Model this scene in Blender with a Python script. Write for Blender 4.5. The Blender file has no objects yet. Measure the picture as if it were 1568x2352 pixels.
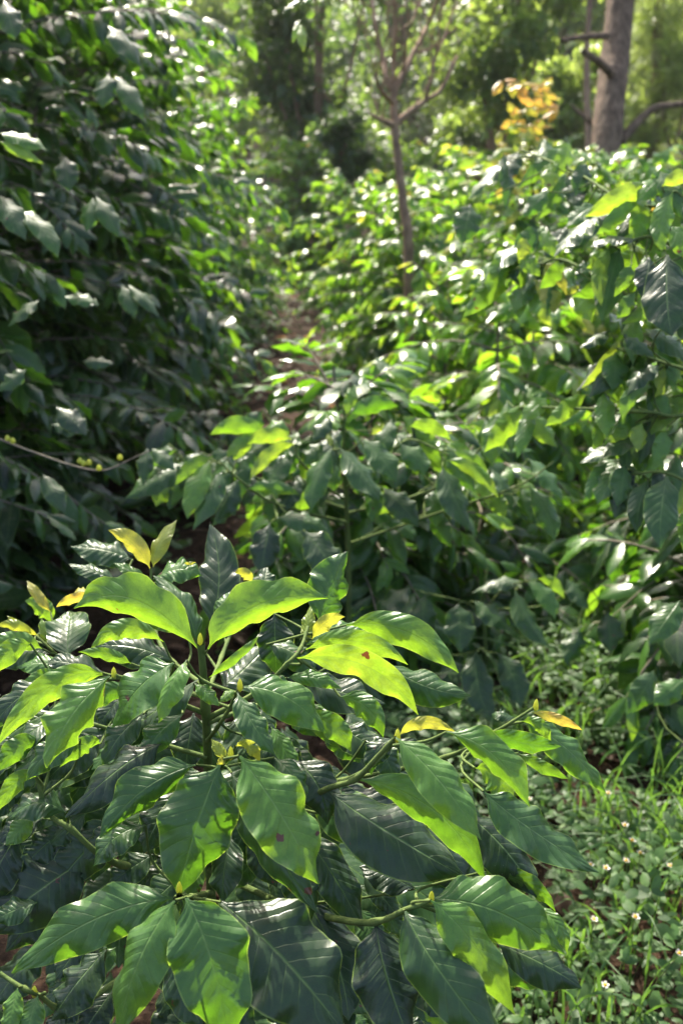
import bpy, math, random
import numpy as np
from mathutils import Vector, Matrix

R = math.radians
scene = bpy.context.scene
COL = scene.collection

# ------------------------------------------------------------------ camera
CAM_H, PITCH = 1.55, 20.0
FPX = 35.0 / 36.0 * 2352.0
cam_d = bpy.data.cameras.new('camera')
cam_d.lens = 35.0
cam_d.sensor_fit = 'VERTICAL'
cam_d.sensor_height = 36.0
cam_d.sensor_width = 24.0
cam_d.clip_start = 0.05
cam_d.clip_end = 400.0
cam_d.dof.use_dof = True
cam_d.dof.focus_distance = 1.12
cam_d.dof.aperture_fstop = 5.6
cam_d.dof.aperture_blades = 0
cam = bpy.data.objects.new('camera', cam_d)
cam.location = (0, 0, CAM_H)
cam.rotation_euler = (R(90 - PITCH), 0, 0)
COL.objects.link(cam)
scene.camera = cam

# ------------------------------------------------------------------ light
SUN_EL, SUN_AZ = 48.0, -18.0          # azimuth from +Y, negative = left
w = bpy.data.worlds.new('World')
scene.world = w
w.use_nodes = True
nt_ = w.node_tree
bg = nt_.nodes['Background']
sky = nt_.nodes.new('ShaderNodeTexSky')
sky.sky_type = 'NISHITA'
sky.sun_disc = False
sky.sun_elevation = R(SUN_EL)
sky.sun_rotation = R(SUN_AZ)
sky.air_density = 1.0
sky.dust_density = 5.0
sky.ozone_density = 0.5
nt_.links.new(sky.outputs[0], bg.inputs[0])
bg.inputs[1].default_value = 0.15
sd = bpy.data.lights.new('sun', 'SUN')
sd.energy = 4.2
sd.angle = R(0.5)
sd.color = (1.0, 0.94, 0.80)
sun = bpy.data.objects.new('sun', sd)
S_DIR = Vector((math.sin(R(SUN_AZ)) * math.cos(R(SUN_EL)), math.cos(R(SUN_AZ)) * math.cos(R(SUN_EL)), math.sin(R(SUN_EL))))
sun.rotation_euler = S_DIR.to_track_quat('Z', 'Y').to_euler()
sun.location = (-3, 8, 12)
COL.objects.link(sun)

scene.view_settings.view_transform = 'Standard'
scene.view_settings.look = 'None'
scene.view_settings.exposure = 1.85
scene.view_settings.gamma = 1.0
cy = scene.cycles
cy.use_denoising = True
cy.max_bounces = 9
cy.diffuse_bounces = 7
cy.glossy_bounces = 3
cy.transmission_bounces = 8
cy.volume_bounces = 0
cy.transparent_max_bounces = 4
cy.sample_clamp_indirect = 6.0
cy.caustics_reflective = False
cy.caustics_refractive = False

# ------------------------------------------------------------------ helpers
cp, sp_ = math.cos(R(PITCH)), math.sin(R(PITCH))
FWD = np.array([0, cp, -sp_]); UPV = np.array([0, sp_, cp]); RGT = np.array([1.0, 0, 0])
CAMP = np.array([0, 0, CAM_H])


def P(x, y, d):
    return CAMP + d * (FWD + (x - 784.0) / FPX * RGT + (1176.0 - y) / FPX * UPV)


def norm(a):
    return a / np.maximum(np.linalg.norm(a, axis=-1, keepdims=True), 1e-9)


_pt = np.array([0, .035, .07, .11, .16, .24, .34, .44, .54, .64, .74, .82, .88, .93, .97, 1.0])
_pw = np.array([.045, .045, .12, .40, .61, .82, .95, 1.0, .99, .92, .78, .59, .40, .22, .085, .0])
_tt = np.linspace(0, 1, 201)
_ww = np.convolve(np.pad(np.interp(_tt, _pt, _pw), 5, mode='edge'), np.ones(11) / 11, 'valid')


def prof(t):
    return np.interp(t, _tt, _ww)


def leaf_arrays(B, M, E, H, W, tint, rng, fold=18, foldv=10, wave=.05, nt=8, nu=4, twist=8, quilt=0.0, freq=3.0, profile=prof):
    """Vectorised leaf blades: base B, point half-way M, tip E, upper side H, width W. Returns verts, quads, attributes."""
    B, M, E, H = (np.asarray(v, float).reshape(-1, 3) for v in (B, M, E, H))
    n = len(B)
    W = np.broadcast_to(np.asarray(W, float), (n,)); tint = np.broadcast_to(np.asarray(tint, float), (n,))
    fold = np.asarray(fold, float); fold = fold[None] if fold.shape == (2,) and n == 1 else np.broadcast_to(fold, (n,))[:, None]; wave = np.broadcast_to(np.asarray(wave, float), (n,))
    t = np.linspace(0, 1, nt + 1); t = t[None, :, None]
    u = np.linspace(-1, 1, nu + 1)
    C = 2 * M - .5 * (B + E)
    c = (1 - t) ** 2 * B[:, None] + 2 * t * (1 - t) * C[:, None] + t ** 2 * E[:, None]
    T = norm(2 * (1 - t) * (C - B)[:, None] + 2 * t * (E - C)[:, None])
    N = H[:, None] - (H[:, None] * T).sum(-1, keepdims=True) * T
    N = norm(N); S = norm(np.cross(T, N))
    tw = np.radians(rng.normal(0, twist, (n, 1, 1))) * (t - .3)
    N, S = N * np.cos(tw) + S * np.sin(tw), S * np.cos(tw) - N * np.sin(tw)
    wt = profile(t[0, :, 0])[None, :] * W[:, None] * .5
    f2 = np.radians(fold + rng.normal(0, foldv, (n, 2)))
    ph = rng.uniform(0, 6.283, (n, 2)); fr = freq * rng.uniform(.75, 1.3, (n, 2))
    ph2 = rng.uniform(0, 6.283, (n, 2))
    out = np.zeros((n, nt + 1, nu + 1, 3))
    tl = t[0, :, 0][None, :]
    env = np.clip(tl * 5, 0, 1) * np.clip((1.02 - tl) * 5, 0, 1)
    rip = 6.283 * 9.0
    for k, uu in enumerate(u):
        s = 0 if uu < 0 else 1
        au = abs(uu)
        f = f2[:, s][:, None]
        wv = (np.sin(6.283 * fr[:, s][:, None] * tl + ph[:, s][:, None]) + .28 * np.sin(6.283 * 2.1 * fr[:, s][:, None] * tl + ph2[:, s][:, None])) * env
        off_s = uu * wt * np.cos(f * (.55 + .45 * au)) * (1 + .05 * wv * au)
        off_n = -(au ** 1.12) * wt * np.sin(f * (.55 + .45 * au)) + wave[:, None] * W[:, None] * wv * au ** 2.2
        if quilt:
            off_n = off_n + quilt * W[:, None] * np.cos(rip * (tl - .20 * au)) * (4 * au * (1 - au)) ** .7 * env
            off_n = off_n + .025 * W[:, None] * env * (1 - min(1, au * 6)) * -1
        out[:, :, k] = c + S * off_s[..., None] + N * off_n[..., None]
    verts = out.reshape(-1, 3)
    per = (nt + 1) * (nu + 1)
    i, k = np.meshgrid(np.arange(nt), np.arange(nu), indexing='ij')
    a = (i * (nu + 1) + k).ravel()
    q = np.stack([a, a + 1, a + nu + 2, a + nu + 1], 1)
    faces = (q[None] + (np.arange(n) * per)[:, None, None]).reshape(-1, 4)
    lu = np.broadcast_to(u[None, None, :], (n, nt + 1, nu + 1)).reshape(-1)
    lt = np.broadcast_to(t[0, :, 0][None, :, None], (n, nt + 1, nu + 1)).reshape(-1)
    rn = np.repeat(rng.uniform(0, 1, n), per); ti = np.repeat(tint, per)
    return verts, faces, dict(lu=lu, lt=lt, rnd=rn, tint=ti)


def mesh_obj(name, verts, faces, mat, attrs=None, parent=None, smooth=True):
    verts = np.asarray(verts, np.float32); faces = np.asarray(faces, np.int32)
    me = bpy.data.meshes.new(name)
    nv, nf, k = len(verts), len(faces), faces.shape[1]
    me.vertices.add(nv); me.vertices.foreach_set('co', verts.ravel())
    me.loops.add(nf * k); me.loops.foreach_set('vertex_index', faces.ravel())
    me.polygons.add(nf); me.polygons.foreach_set('loop_start', np.arange(nf, dtype=np.int32) * k)
    me.polygons.foreach_set('loop_total', np.full(nf, k, np.int32))
    me.polygons.foreach_set('use_smooth', np.full(nf, smooth, bool))
    for an, av in (attrs or {}).items():
        at = me.attributes.new(an, 'FLOAT', 'POINT'); at.data.foreach_set('value', np.asarray(av, np.float32))
    me.update(calc_edges=True); me.validate()
    me.materials.append(mat)
    o = bpy.data.objects.new(name, me); COL.objects.link(o)
    if parent: o.parent = parent
    return o


def cat_leaves(parts):
    vs, fs, off, at = [], [], 0, {}
    for v, f, a in parts:
        vs.append(v); fs.append(f + off); off += len(v)
        for k_, x in a.items(): at.setdefault(k_, []).append(x)
    return np.concatenate(vs), np.concatenate(fs), {k_: np.concatenate(x) for k_, x in at.items()}


def tube(pts, radii, sides=7, rough=0.0, rng=None):
    pts = np.asarray(pts, float); n = len(pts)
    T = norm(np.gradient(pts, axis=0))
    ref = np.array([0.31, .17, .93]) if abs(T[:, 2]).mean() < .8 else np.array([.95, .2, .1])
    A = norm(np.cross(T, ref)); Bn = np.cross(T, A)
    ang = np.linspace(0, 2 * np.pi, sides, endpoint=False)
    r = np.asarray(radii, float)[:, None] * np.ones((1, sides))
    if rough and rng is not None: r = r * (1 + rng.normal(0, rough, r.shape))
    v = pts[:, None] + r[..., None] * (np.cos(ang)[None, :, None] * A[:, None] + np.sin(ang)[None, :, None] * Bn[:, None])
    v = v.reshape(-1, 3)
    f = []
    for i in range(n - 1):
        for j in range(sides):
            j2 = (j + 1) % sides
            f.append((i * sides + j, i * sides + j2, (i + 1) * sides + j2, (i + 1) * sides + j))
    v = np.concatenate([v, pts[:1], pts[-1:]])
    for j in range(sides):
        j2 = (j + 1) % sides
        f.append((n * sides, j2, j, n * sides)); f.append((n * sides + 1, (n - 1) * sides + j, (n - 1) * sides + j2, n * sides + 1))
    f = np.array(f)
    return v, f


def spline(pts, n=16):
    pts = np.asarray(pts, float)
    if len(pts) < 3:
        t = np.linspace(0, 1, n)[:, None]; return pts[0] * (1 - t) + pts[-1] * t
    q = np.concatenate([[2 * pts[0] - pts[1]], pts, [2 * pts[-1] - pts[-2]]])
    out = []; seg = len(pts) - 1; m = max(2, n // seg)
    for i in range(seg):
        p0, p1, p2, p3 = q[i:i + 4]
        for t in np.linspace(0, 1, m, endpoint=False):
            out.append(.5 * ((2 * p1) + (-p0 + p2) * t + (2 * p0 - 5 * p1 + 4 * p2 - p3) * t * t + (-p0 + 3 * p1 - 3 * p2 + p3) * t ** 3))
    out.append(pts[-1]); return np.array(out)


def join_tubes(ts):
    vs, fs, off = [], [], 0
    for v, f in ts:
        vs.append(v); fs.append(f + off); off += len(v)
    return np.concatenate(vs), np.concatenate(fs)


def tag(o, label=None, cat=None, group=None, kind=None):
    if label: o['label'] = label
    if cat: o['category'] = cat
    if group: o['group'] = group
    if kind: o['kind'] = kind
    return o


def empty(name, loc):
    o = bpy.data.objects.new(name, None); COL.objects.link(o)
    o.location = loc; o.empty_display_size = .1
    return o


def under(o, root):
    """parent while keeping the mesh where it was built"""
    o.parent = root
    o.matrix_parent_inverse = Matrix.Translation(root.location).inverted() if root.parent is None else Matrix.Identity(4)
    return o


# ------------------------------------------------------------------ materials
def mat_new(name):
    m = bpy.data.materials.new(name); m.use_nodes = True
    m.node_tree.nodes.clear(); return m, m.node_tree.nodes, m.node_tree.links


def ramp(nd, stops, interp='LINEAR'):
    r = nd.new('ShaderNodeValToRGB'); r.color_ramp.interpolation = interp
    e = r.color_ramp.elements
    while len(e) < len(stops): e.new(.5)
    for el, (p, c) in zip(e, stops):
        el.position = p; el.color = (*c, 1)
    return r


def math_n(nd, lk, op, a, b=None, clamp=False):
    m = nd.new('ShaderNodeMath'); m.operation = op; m.use_clamp = clamp
    for i, x in enumerate((a, b)):
        if x is None: continue
        if isinstance(x, (int, float)): m.inputs[i].default_value = x
        else: lk.new(x, m.inputs[i])
    return m.outputs[0]


def leaf_material(name, base, trans, tfac=.48, rough=.27, veins=True, nveins=9.0, spec=.5, bump=.25, back=(.07, .13, .045), speck=True):
    m, nd, lk = mat_new(name)
    def attr(n):
        a = nd.new('ShaderNodeAttribute'); a.attribute_name = n; return a.outputs['Fac']
    lu, lt, ti, rn = attr('lu'), attr('lt'), attr('tint'), attr('rnd')
    co = nd.new('ShaderNodeTexCoord').outputs['Object']
    nz = nd.new('ShaderNodeTexNoise'); nz.inputs['Scale'].default_value = 38; nz.inputs['Detail'].default_value = 3; lk.new(co, nz.inputs['Vector'])
    # tint wobble
    k = math_n(nd, lk, 'ADD', ti, math_n(nd, lk, 'MULTIPLY', math_n(nd, lk, 'SUBTRACT', nz.outputs[0], .5), .16))
    k = math_n(nd, lk, 'ADD', k, math_n(nd, lk, 'MULTIPLY', math_n(nd, lk, 'SUBTRACT', rn, .5), .10), True)
    rb = ramp(nd, base); lk.new(k, rb.inputs[0])
    rt = ramp(nd, trans); lk.new(k, rt.inputs[0])
    au = math_n(nd, lk, 'ABSOLUTE', lu)
    if veins:
        mid = math_n(nd, lk, 'SUBTRACT', 1.0, math_n(nd, lk, 'DIVIDE', au, .045), True)
        q = math_n(nd, lk, 'MULTIPLY', math_n(nd, lk, 'SUBTRACT', lt, math_n(nd, lk, 'MULTIPLY', au, .20)), nveins)
        q = math_n(nd, lk, 'ADD', q, math_n(nd, lk, 'MULTIPLY', rn, 1.0))
        fr = math_n(nd, lk, 'ABSOLUTE', math_n(nd, lk, 'SUBTRACT', math_n(nd, lk, 'FRACT', q), .5))
        side = math_n(nd, lk, 'SUBTRACT', 1.0, math_n(nd, lk, 'DIVIDE', fr, .06), True)
        side = math_n(nd, lk, 'MULTIPLY', side, math_n(nd, lk, 'SUBTRACT', .95, au, True))
        vor = nd.new('ShaderNodeTexVoronoi'); vor.feature = 'DISTANCE_TO_EDGE'; vor.inputs['Scale'].default_value = 260; lk.new(co, vor.inputs['Vector'])
        net = math_n(nd, lk, 'SUBTRACT', 1.0, math_n(nd, lk, 'MULTIPLY', vor.outputs[0], 9.0), True)
        vm = math_n(nd, lk, 'MAXIMUM', mid, math_n(nd, lk, 'MULTIPLY', side, .55))
        quilt = math_n(nd, lk, 'MULTIPLY', fr, math_n(nd, lk, 'MULTIPLY', au, 2.0))
    if speck:
        sp = nd.new('ShaderNodeTexVoronoi'); sp.inputs['Scale'].default_value = 150; sp.inputs['Randomness'].default_value = 1; lk.new(co, sp.inputs['Vector'])
        n2 = nd.new('ShaderNodeTexNoise'); n2.inputs['Scale'].default_value = 30; lk.new(co, n2.inputs['Vector'])
        dots = math_n(nd, lk, 'LESS_THAN', sp.outputs['Distance'], math_n(nd, lk, 'MULTIPLY', math_n(nd, lk, 'SUBTRACT', n2.outputs[0], .56, True), .9))
    def mix(f, a, b):
        x = nd.new('ShaderNodeMix'); x.data_type = 'RGBA'
        if isinstance(f, (int, float)): x.inputs[0].default_value = f
        else: lk.new(f, x.inputs[0])
        for s_, v in ((6, a), (7, b)):
            if isinstance(v, tuple): x.inputs[s_].default_value = (*v, 1)
            else: lk.new(v, x.inputs[s_])
        return x.outputs[2]
    bc, tc = rb.outputs[0], rt.outputs[0]
    if veins:
        bc = mix(math_n(nd, lk, 'MULTIPLY', vm, .62), bc, (.16, .27, .07))
        tc = mix(math_n(nd, lk, 'MULTIPLY', math_n(nd, lk, 'MAXIMUM', vm, math_n(nd, lk, 'MULTIPLY', net, .5)), .55), tc, (.10, .22, .01))
    mot = nd.new('ShaderNodeTexNoise'); mot.inputs['Scale'].default_value = 90; mot.inputs['Detail'].default_value = 4; lk.new(co, mot.inputs['Vector'])
    mt = ramp(nd, [(.35, (.62, .62, .62)), (.65, (1, 1, 1))]); lk.new(mot.outputs[0], mt.inputs[0])
    mm = nd.new('ShaderNodeMix'); mm.data_type = 'RGBA'; mm.blend_type = 'MULTIPLY'; mm.inputs[0].default_value = .75; lk.new(tc, mm.inputs[6]); lk.new(mt.outputs[0], mm.inputs[7]); tc = mm.outputs[2]
    if speck:
        vs = nd.new('ShaderNodeTexVoronoi'); vs.inputs['Scale'].default_value = 22; lk.new(co, vs.inputs['Vector'])
        gate = math_n(nd, lk, 'GREATER_THAN', math_n(nd, lk, 'ADD', nz.outputs[0], math_n(nd, lk, 'MULTIPLY', rn, .25)), .70)
        br = math_n(nd, lk, 'MULTIPLY', math_n(nd, lk, 'LESS_THAN', math_n(nd, lk, 'ADD', vs.outputs['Distance'], math_n(nd, lk, 'MULTIPLY', mot.outputs[0], .55)), .36), gate)
        bc = mix(br, bc, (.09, .045, .03)); tc = mix(br, tc, (.16, .05, .01))
    backlit_rim = math_n(nd, lk, 'MULTIPLY', math_n(nd, lk, 'SUBTRACT', au, .95, True), 14.0, True)  # pale margin colour paints in the backlit leaf edges
    bc = mix(backlit_rim, bc, (.20, .30, .06)); tc = mix(backlit_rim, tc, (.60, .80, .10))
    if speck:
        bc = mix(math_n(nd, lk, 'MULTIPLY', dots, .35), bc, (.30, .34, .26))
    geo = nd.new('ShaderNodeNewGeometry')
    bc = mix(math_n(nd, lk, 'MULTIPLY', geo.outputs['Backfacing'], .6), bc, back)
    pr = nd.new('ShaderNodeBsdfPrincipled')
    lk.new(bc, pr.inputs['Base Color'])
    rg = math_n(nd, lk, 'ADD', math_n(nd, lk, 'MULTIPLY', nz.outputs[0], .22), rough - .1)
    rg = math_n(nd, lk, 'ADD', rg, math_n(nd, lk, 'MULTIPLY', geo.outputs['Backfacing'], .25))
    lk.new(rg, pr.inputs['Roughness'])
    pr.inputs['Specular IOR Level'].default_value = spec
    tr = nd.new('ShaderNodeBsdfTranslucent'); lk.new(tc, tr.inputs[0])
    if bump:
        bp = nd.new('ShaderNodeBump'); bp.inputs['Strength'].default_value = bump; bp.inputs['Distance'].default_value = .004
        hgt = math_n(nd, lk, 'MULTIPLY', nz.outputs[0], .35)
        if veins: hgt = math_n(nd, lk, 'ADD', hgt, math_n(nd, lk, 'SUBTRACT', math_n(nd, lk, 'MULTIPLY', quilt, 1.0), math_n(nd, lk, 'MULTIPLY', vm, .8)))
        lk.new(hgt, bp.inputs['Height']); lk.new(bp.outputs[0], pr.inputs['Normal'])
    mx = nd.new('ShaderNodeMixShader'); mx.inputs[0].default_value = tfac
    lk.new(pr.outputs[0], mx.inputs[1]); lk.new(tr.outputs[0], mx.inputs[2])
    out = nd.new('ShaderNodeOutputMaterial'); lk.new(mx.outputs[0], out.inputs[0])
    return m


BASE = [(0, (.020, .038, .021)), (.3, (.050, .120, .028)), (.55, (.080, .18, .028)), (.8, (.20, .25, .03)), (.93, (.34, .30, .05)), (1, (.50, .24, .05))]
TRANS = [(0, (.035, .10, .004)), (.3, (.15, .36, .012)), (.55, (.38, .63, .03)), (.8, (.66, .70, .06)), (.93, (.80, .72, .06)), (1, (.98, .52, .08))]
M_LEAF = leaf_material('coffee_leaf', BASE, TRANS, rough=.33, bump=.35, tfac=.42)
M_LEAFB = leaf_material('coffee_foliage', BASE, TRANS, tfac=.5, rough=.235, bump=.15, speck=False)
M_WEED = leaf_material('weed_leaf', [(0, (.028, .062, .02)), (.5, (.055, .115, .032)), (1, (.20, .26, .06))],
                       [(0, (.10, .24, .03)), (.5, (.22, .42, .05)), (1, (.42, .55, .09))], tfac=.4, rough=.5, bump=0, speck=False, nveins=5, spec=.3)
M_TREE = leaf_material('tree_leaf', [(0, (.02, .04, .015)), (.5, (.06, .11, .03)), (1, (.17, .21, .05))],
                       [(0, (.10, .20, .03)), (.5, (.35, .50, .06)), (1, (.58, .72, .14))], tfac=.45, rough=.4, veins=False, bump=0, speck=False)


def bark_material(name, c1, c2, scale=8.0, stretch=(1, 1, .15), bump=.6):
    m, nd, lk = mat_new(name)
    tc = nd.new('ShaderNodeTexCoord'); mp = nd.new('ShaderNodeMapping'); mp.inputs['Scale'].default_value = stretch
    lk.new(tc.outputs['Object'], mp.inputs[0])
    nz = nd.new('ShaderNodeTexNoise'); nz.inputs['Scale'].default_value = scale; nz.inputs['Detail'].default_value = 8; nz.inputs['Roughness'].default_value = .65
    lk.new(mp.outputs[0], nz.inputs['Vector'])
    r = ramp(nd, [(.32, c1), (.68, c2)]); lk.new(nz.outputs[0], r.inputs[0])
    pr = nd.new('ShaderNodeBsdfPrincipled'); lk.new(r.outputs[0], pr.inputs['Base Color']); pr.inputs['Roughness'].default_value = .85; pr.inputs['Specular IOR Level'].default_value = .15
    bp = nd.new('ShaderNodeBump'); bp.inputs['Strength'].default_value = bump; bp.inputs['Distance'].default_value = .045
    lk.new(nz.outputs[0], bp.inputs['Height']); lk.new(bp.outputs[0], pr.inputs['Normal'])
    out = nd.new('ShaderNodeOutputMaterial'); lk.new(pr.outputs[0], out.inputs[0]); return m


M_STEMG = bark_material('green_stem', (.045, .075, .02), (.12, .16, .045), 30, (1, 1, .4), .2)
M_WOOD = bark_material('coffee_wood', (.09, .075, .055), (.22, .19, .14), 30, (1, 1, .3), .4)
M_PINE = bark_material('pine_bark', (.040, .026, .018), (.21, .145, .10), 22, (1, 1, .16), 1.0)
M_GREYW = bark_material('grey_twig', (.11, .07, .045), (.30, .20, .13), 22, (1, 1, .3), .4)


def ground_material():
    m, nd, lk = mat_new('soil')
    co = nd.new('ShaderNodeTexCoord').outputs['Object']
    n1 = nd.new('ShaderNodeTexNoise'); n1.inputs['Scale'].default_value = 1.6; n1.inputs['Detail'].default_value = 9; lk.new(co, n1.inputs['Vector'])
    n2 = nd.new('ShaderNodeTexNoise'); n2.inputs['Scale'].default_value = 34; n2.inputs['Detail'].default_value = 8; lk.new(co, n2.inputs['Vector'])
    r1 = ramp(nd, [(.35, (.022, .013, .008)), (.6, (.045, .026, .016)), (.75, (.03, .028, .014))]); lk.new(n1.outputs[0], r1.inputs[0])
    r2 = ramp(nd, [(.3, (.35, .35, .35)), (.7, (1.3, 1.3, 1.3))]); lk.new(n2.outputs[0], r2.inputs[0])
    x = nd.new('ShaderNodeMix'); x.data_type = 'RGBA'; x.blend_type = 'MULTIPLY'; x.inputs[0].default_value = 1
    lk.new(r1.outputs[0], x.inputs[6]); lk.new(r2.outputs[0], x.inputs[7])
    pr = nd.new('ShaderNodeBsdfPrincipled'); lk.new(x.outputs[2], pr.inputs['Base Color']); pr.inputs['Roughness'].default_value = .95; pr.inputs['Specular IOR Level'].default_value = .08
    bp = nd.new('ShaderNodeBump'); bp.inputs['Distance'].default_value = .04; lk.new(n2.outputs[0], bp.inputs['Height']); lk.new(bp.outputs[0], pr.inputs['Normal'])
    out = nd.new('ShaderNodeOutputMaterial'); lk.new(pr.outputs[0], out.inputs[0]); return m


def plain(name, c, rough=.6, trans=None):
    m, nd, lk = mat_new(name)
    co = nd.new('ShaderNodeTexCoord').outputs['Object']
    n1 = nd.new('ShaderNodeTexNoise'); n1.inputs['Scale'].default_value = 60; lk.new(co, n1.inputs['Vector'])
    r = ramp(nd, [(.3, tuple(v * .7 for v in c)), (.7, tuple(min(1, v * 1.2) for v in c))]); lk.new(n1.outputs[0], r.inputs[0])
    pr = nd.new('ShaderNodeBsdfPrincipled'); lk.new(r.outputs[0], pr.inputs['Base Color']); pr.inputs['Roughness'].default_value = rough; pr.inputs['Specular IOR Level'].default_value = .25
    out = nd.new('ShaderNodeOutputMaterial')
    if trans:
        tr = nd.new('ShaderNodeBsdfTranslucent'); tr.inputs[0].default_value = (*trans, 1)
        mx = nd.new('ShaderNodeMixShader'); mx.inputs[0].default_value = .4
        lk.new(pr.outputs[0], mx.inputs[1]); lk.new(tr.outputs[0], mx.inputs[2]); lk.new(mx.outputs[0], out.inputs[0])
    else: lk.new(pr.outputs[0], out.inputs[0])
    return m


M_BUD = plain('young_bud', (.40, .46, .08), .35, (.75, .75, .10))
M_PETAL = plain('white_petal', (.75, .74, .68), .6, (.7, .7, .6))
M_DISC = plain('yellow_disc', (.60, .34, .03), .7)
M_LITTER = plain('dry_leaf', (.075, .045, .030), .7, (.25, .14, .06))
M_SPOT = plain('leaf_spot', (.10, .035, .025), .6)


# ------------------------------------------------------------------ terrain
def ground_z(x, y):
    x = np.asarray(x, float); y = np.asarray(y, float)
    z = .03 * np.sin(x * 1.7 + .6) * np.cos(y * 1.1) + .02 * np.sin(x * 4.1 + y * 2.7)
    yy = np.clip(y - 11, 0, None)
    z = z + .0009 * yy ** 2 * np.clip(1 - yy / 160, .3, 1) + .10 * np.clip(y - 26, 0, None)
    z = z + .05 * np.clip(np.abs(x) - 12, 0, None) * np.clip((y - 10) / 20, 0, 1)
    return z


def grid_axis(a, b, n, dense, width):
    t = np.linspace(-1, 1, n); s = np.sign(t) * np.abs(t) ** 2.2
    lo, hi = a - dense, b - dense
    return dense + np.where(s < 0, -s * lo, s * hi)


gx = grid_axis(-120, 120, 161, 0, 1); gy = grid_axis(-30, 170, 181, 4, 1)
X, Y = np.meshgrid(gx, gy, indexing='ij')
gv = np.stack([X, Y, ground_z(X, Y)], -1).reshape(-1, 3)
ny = len(gy); i, j = np.meshgrid(np.arange(len(gx) - 1), np.arange(ny - 1), indexing='ij'); a = (i * ny + j).ravel()
g = mesh_obj('ground', gv, np.stack([a, a + ny, a + ny + 1, a + 1], 1), ground_material())
tag(g, 'bare brown soil with leaf litter between the shrub rows', 'ground', kind='structure')


# ------------------------------------------------------------------ hand placed coffee leaves
def hand_leaf(bx, by, tx, ty, w, d, ti=.25, near=0, m=None, a=28, b=0, dd=0.0, k=.4, fold=20, wave=.05, sag=.12, nt=26, nu=10, seed=0, tm=1.0):
    rng = np.random.default_rng(seed * 7 + int(bx * 13 + ty * 5))
    if a >= 45: a, fold = a + 24, min(fold, 16)
    elif fold >= 24: near = 74
    if dd == 0 and wave < .08: wave += .045
    Bp = P(bx, by, d)
    d2 = d - k * (ty - by) / FPX * d + dd
    Ep = P(tx, ty, d2)
    L = np.linalg.norm(Ep - Bp)
    H = np.array([math.sin(R(b)), -math.cos(R(b)) * math.sin(R(a)), math.cos(R(b)) * math.cos(R(a))])
    T = (Ep - Bp) / L
    N = norm(H - (H @ T) * T); S = np.cross(T, N)
    sc = np.array([T @ RGT, T @ UPV]); sc /= max(np.linalg.norm(sc), 1e-6)
    per = abs(S @ RGT * sc[1] - S @ UPV * sc[0])
    wr = w * (d + d2) / 2 / FPX / max(per, .5) * 1.04
    wr = min(wr, .62 * L)
    if near: fold = (near, -10) if S @ FWD > 0 else (-10, near)
    if m is not None: Mp = P(m[0], m[1], (d + d2) / 2 - .01)
    else: Mp = (Bp + Ep) / 2 + N * L * sag * .8
    return leaf_arrays([Bp], [Mp], [Ep], [H], wr, ti, rng, fold=fold, foldv=8, wave=wave, nt=nt, nu=nu, twist=14, quilt=.024, freq=2.8), Bp


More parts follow.
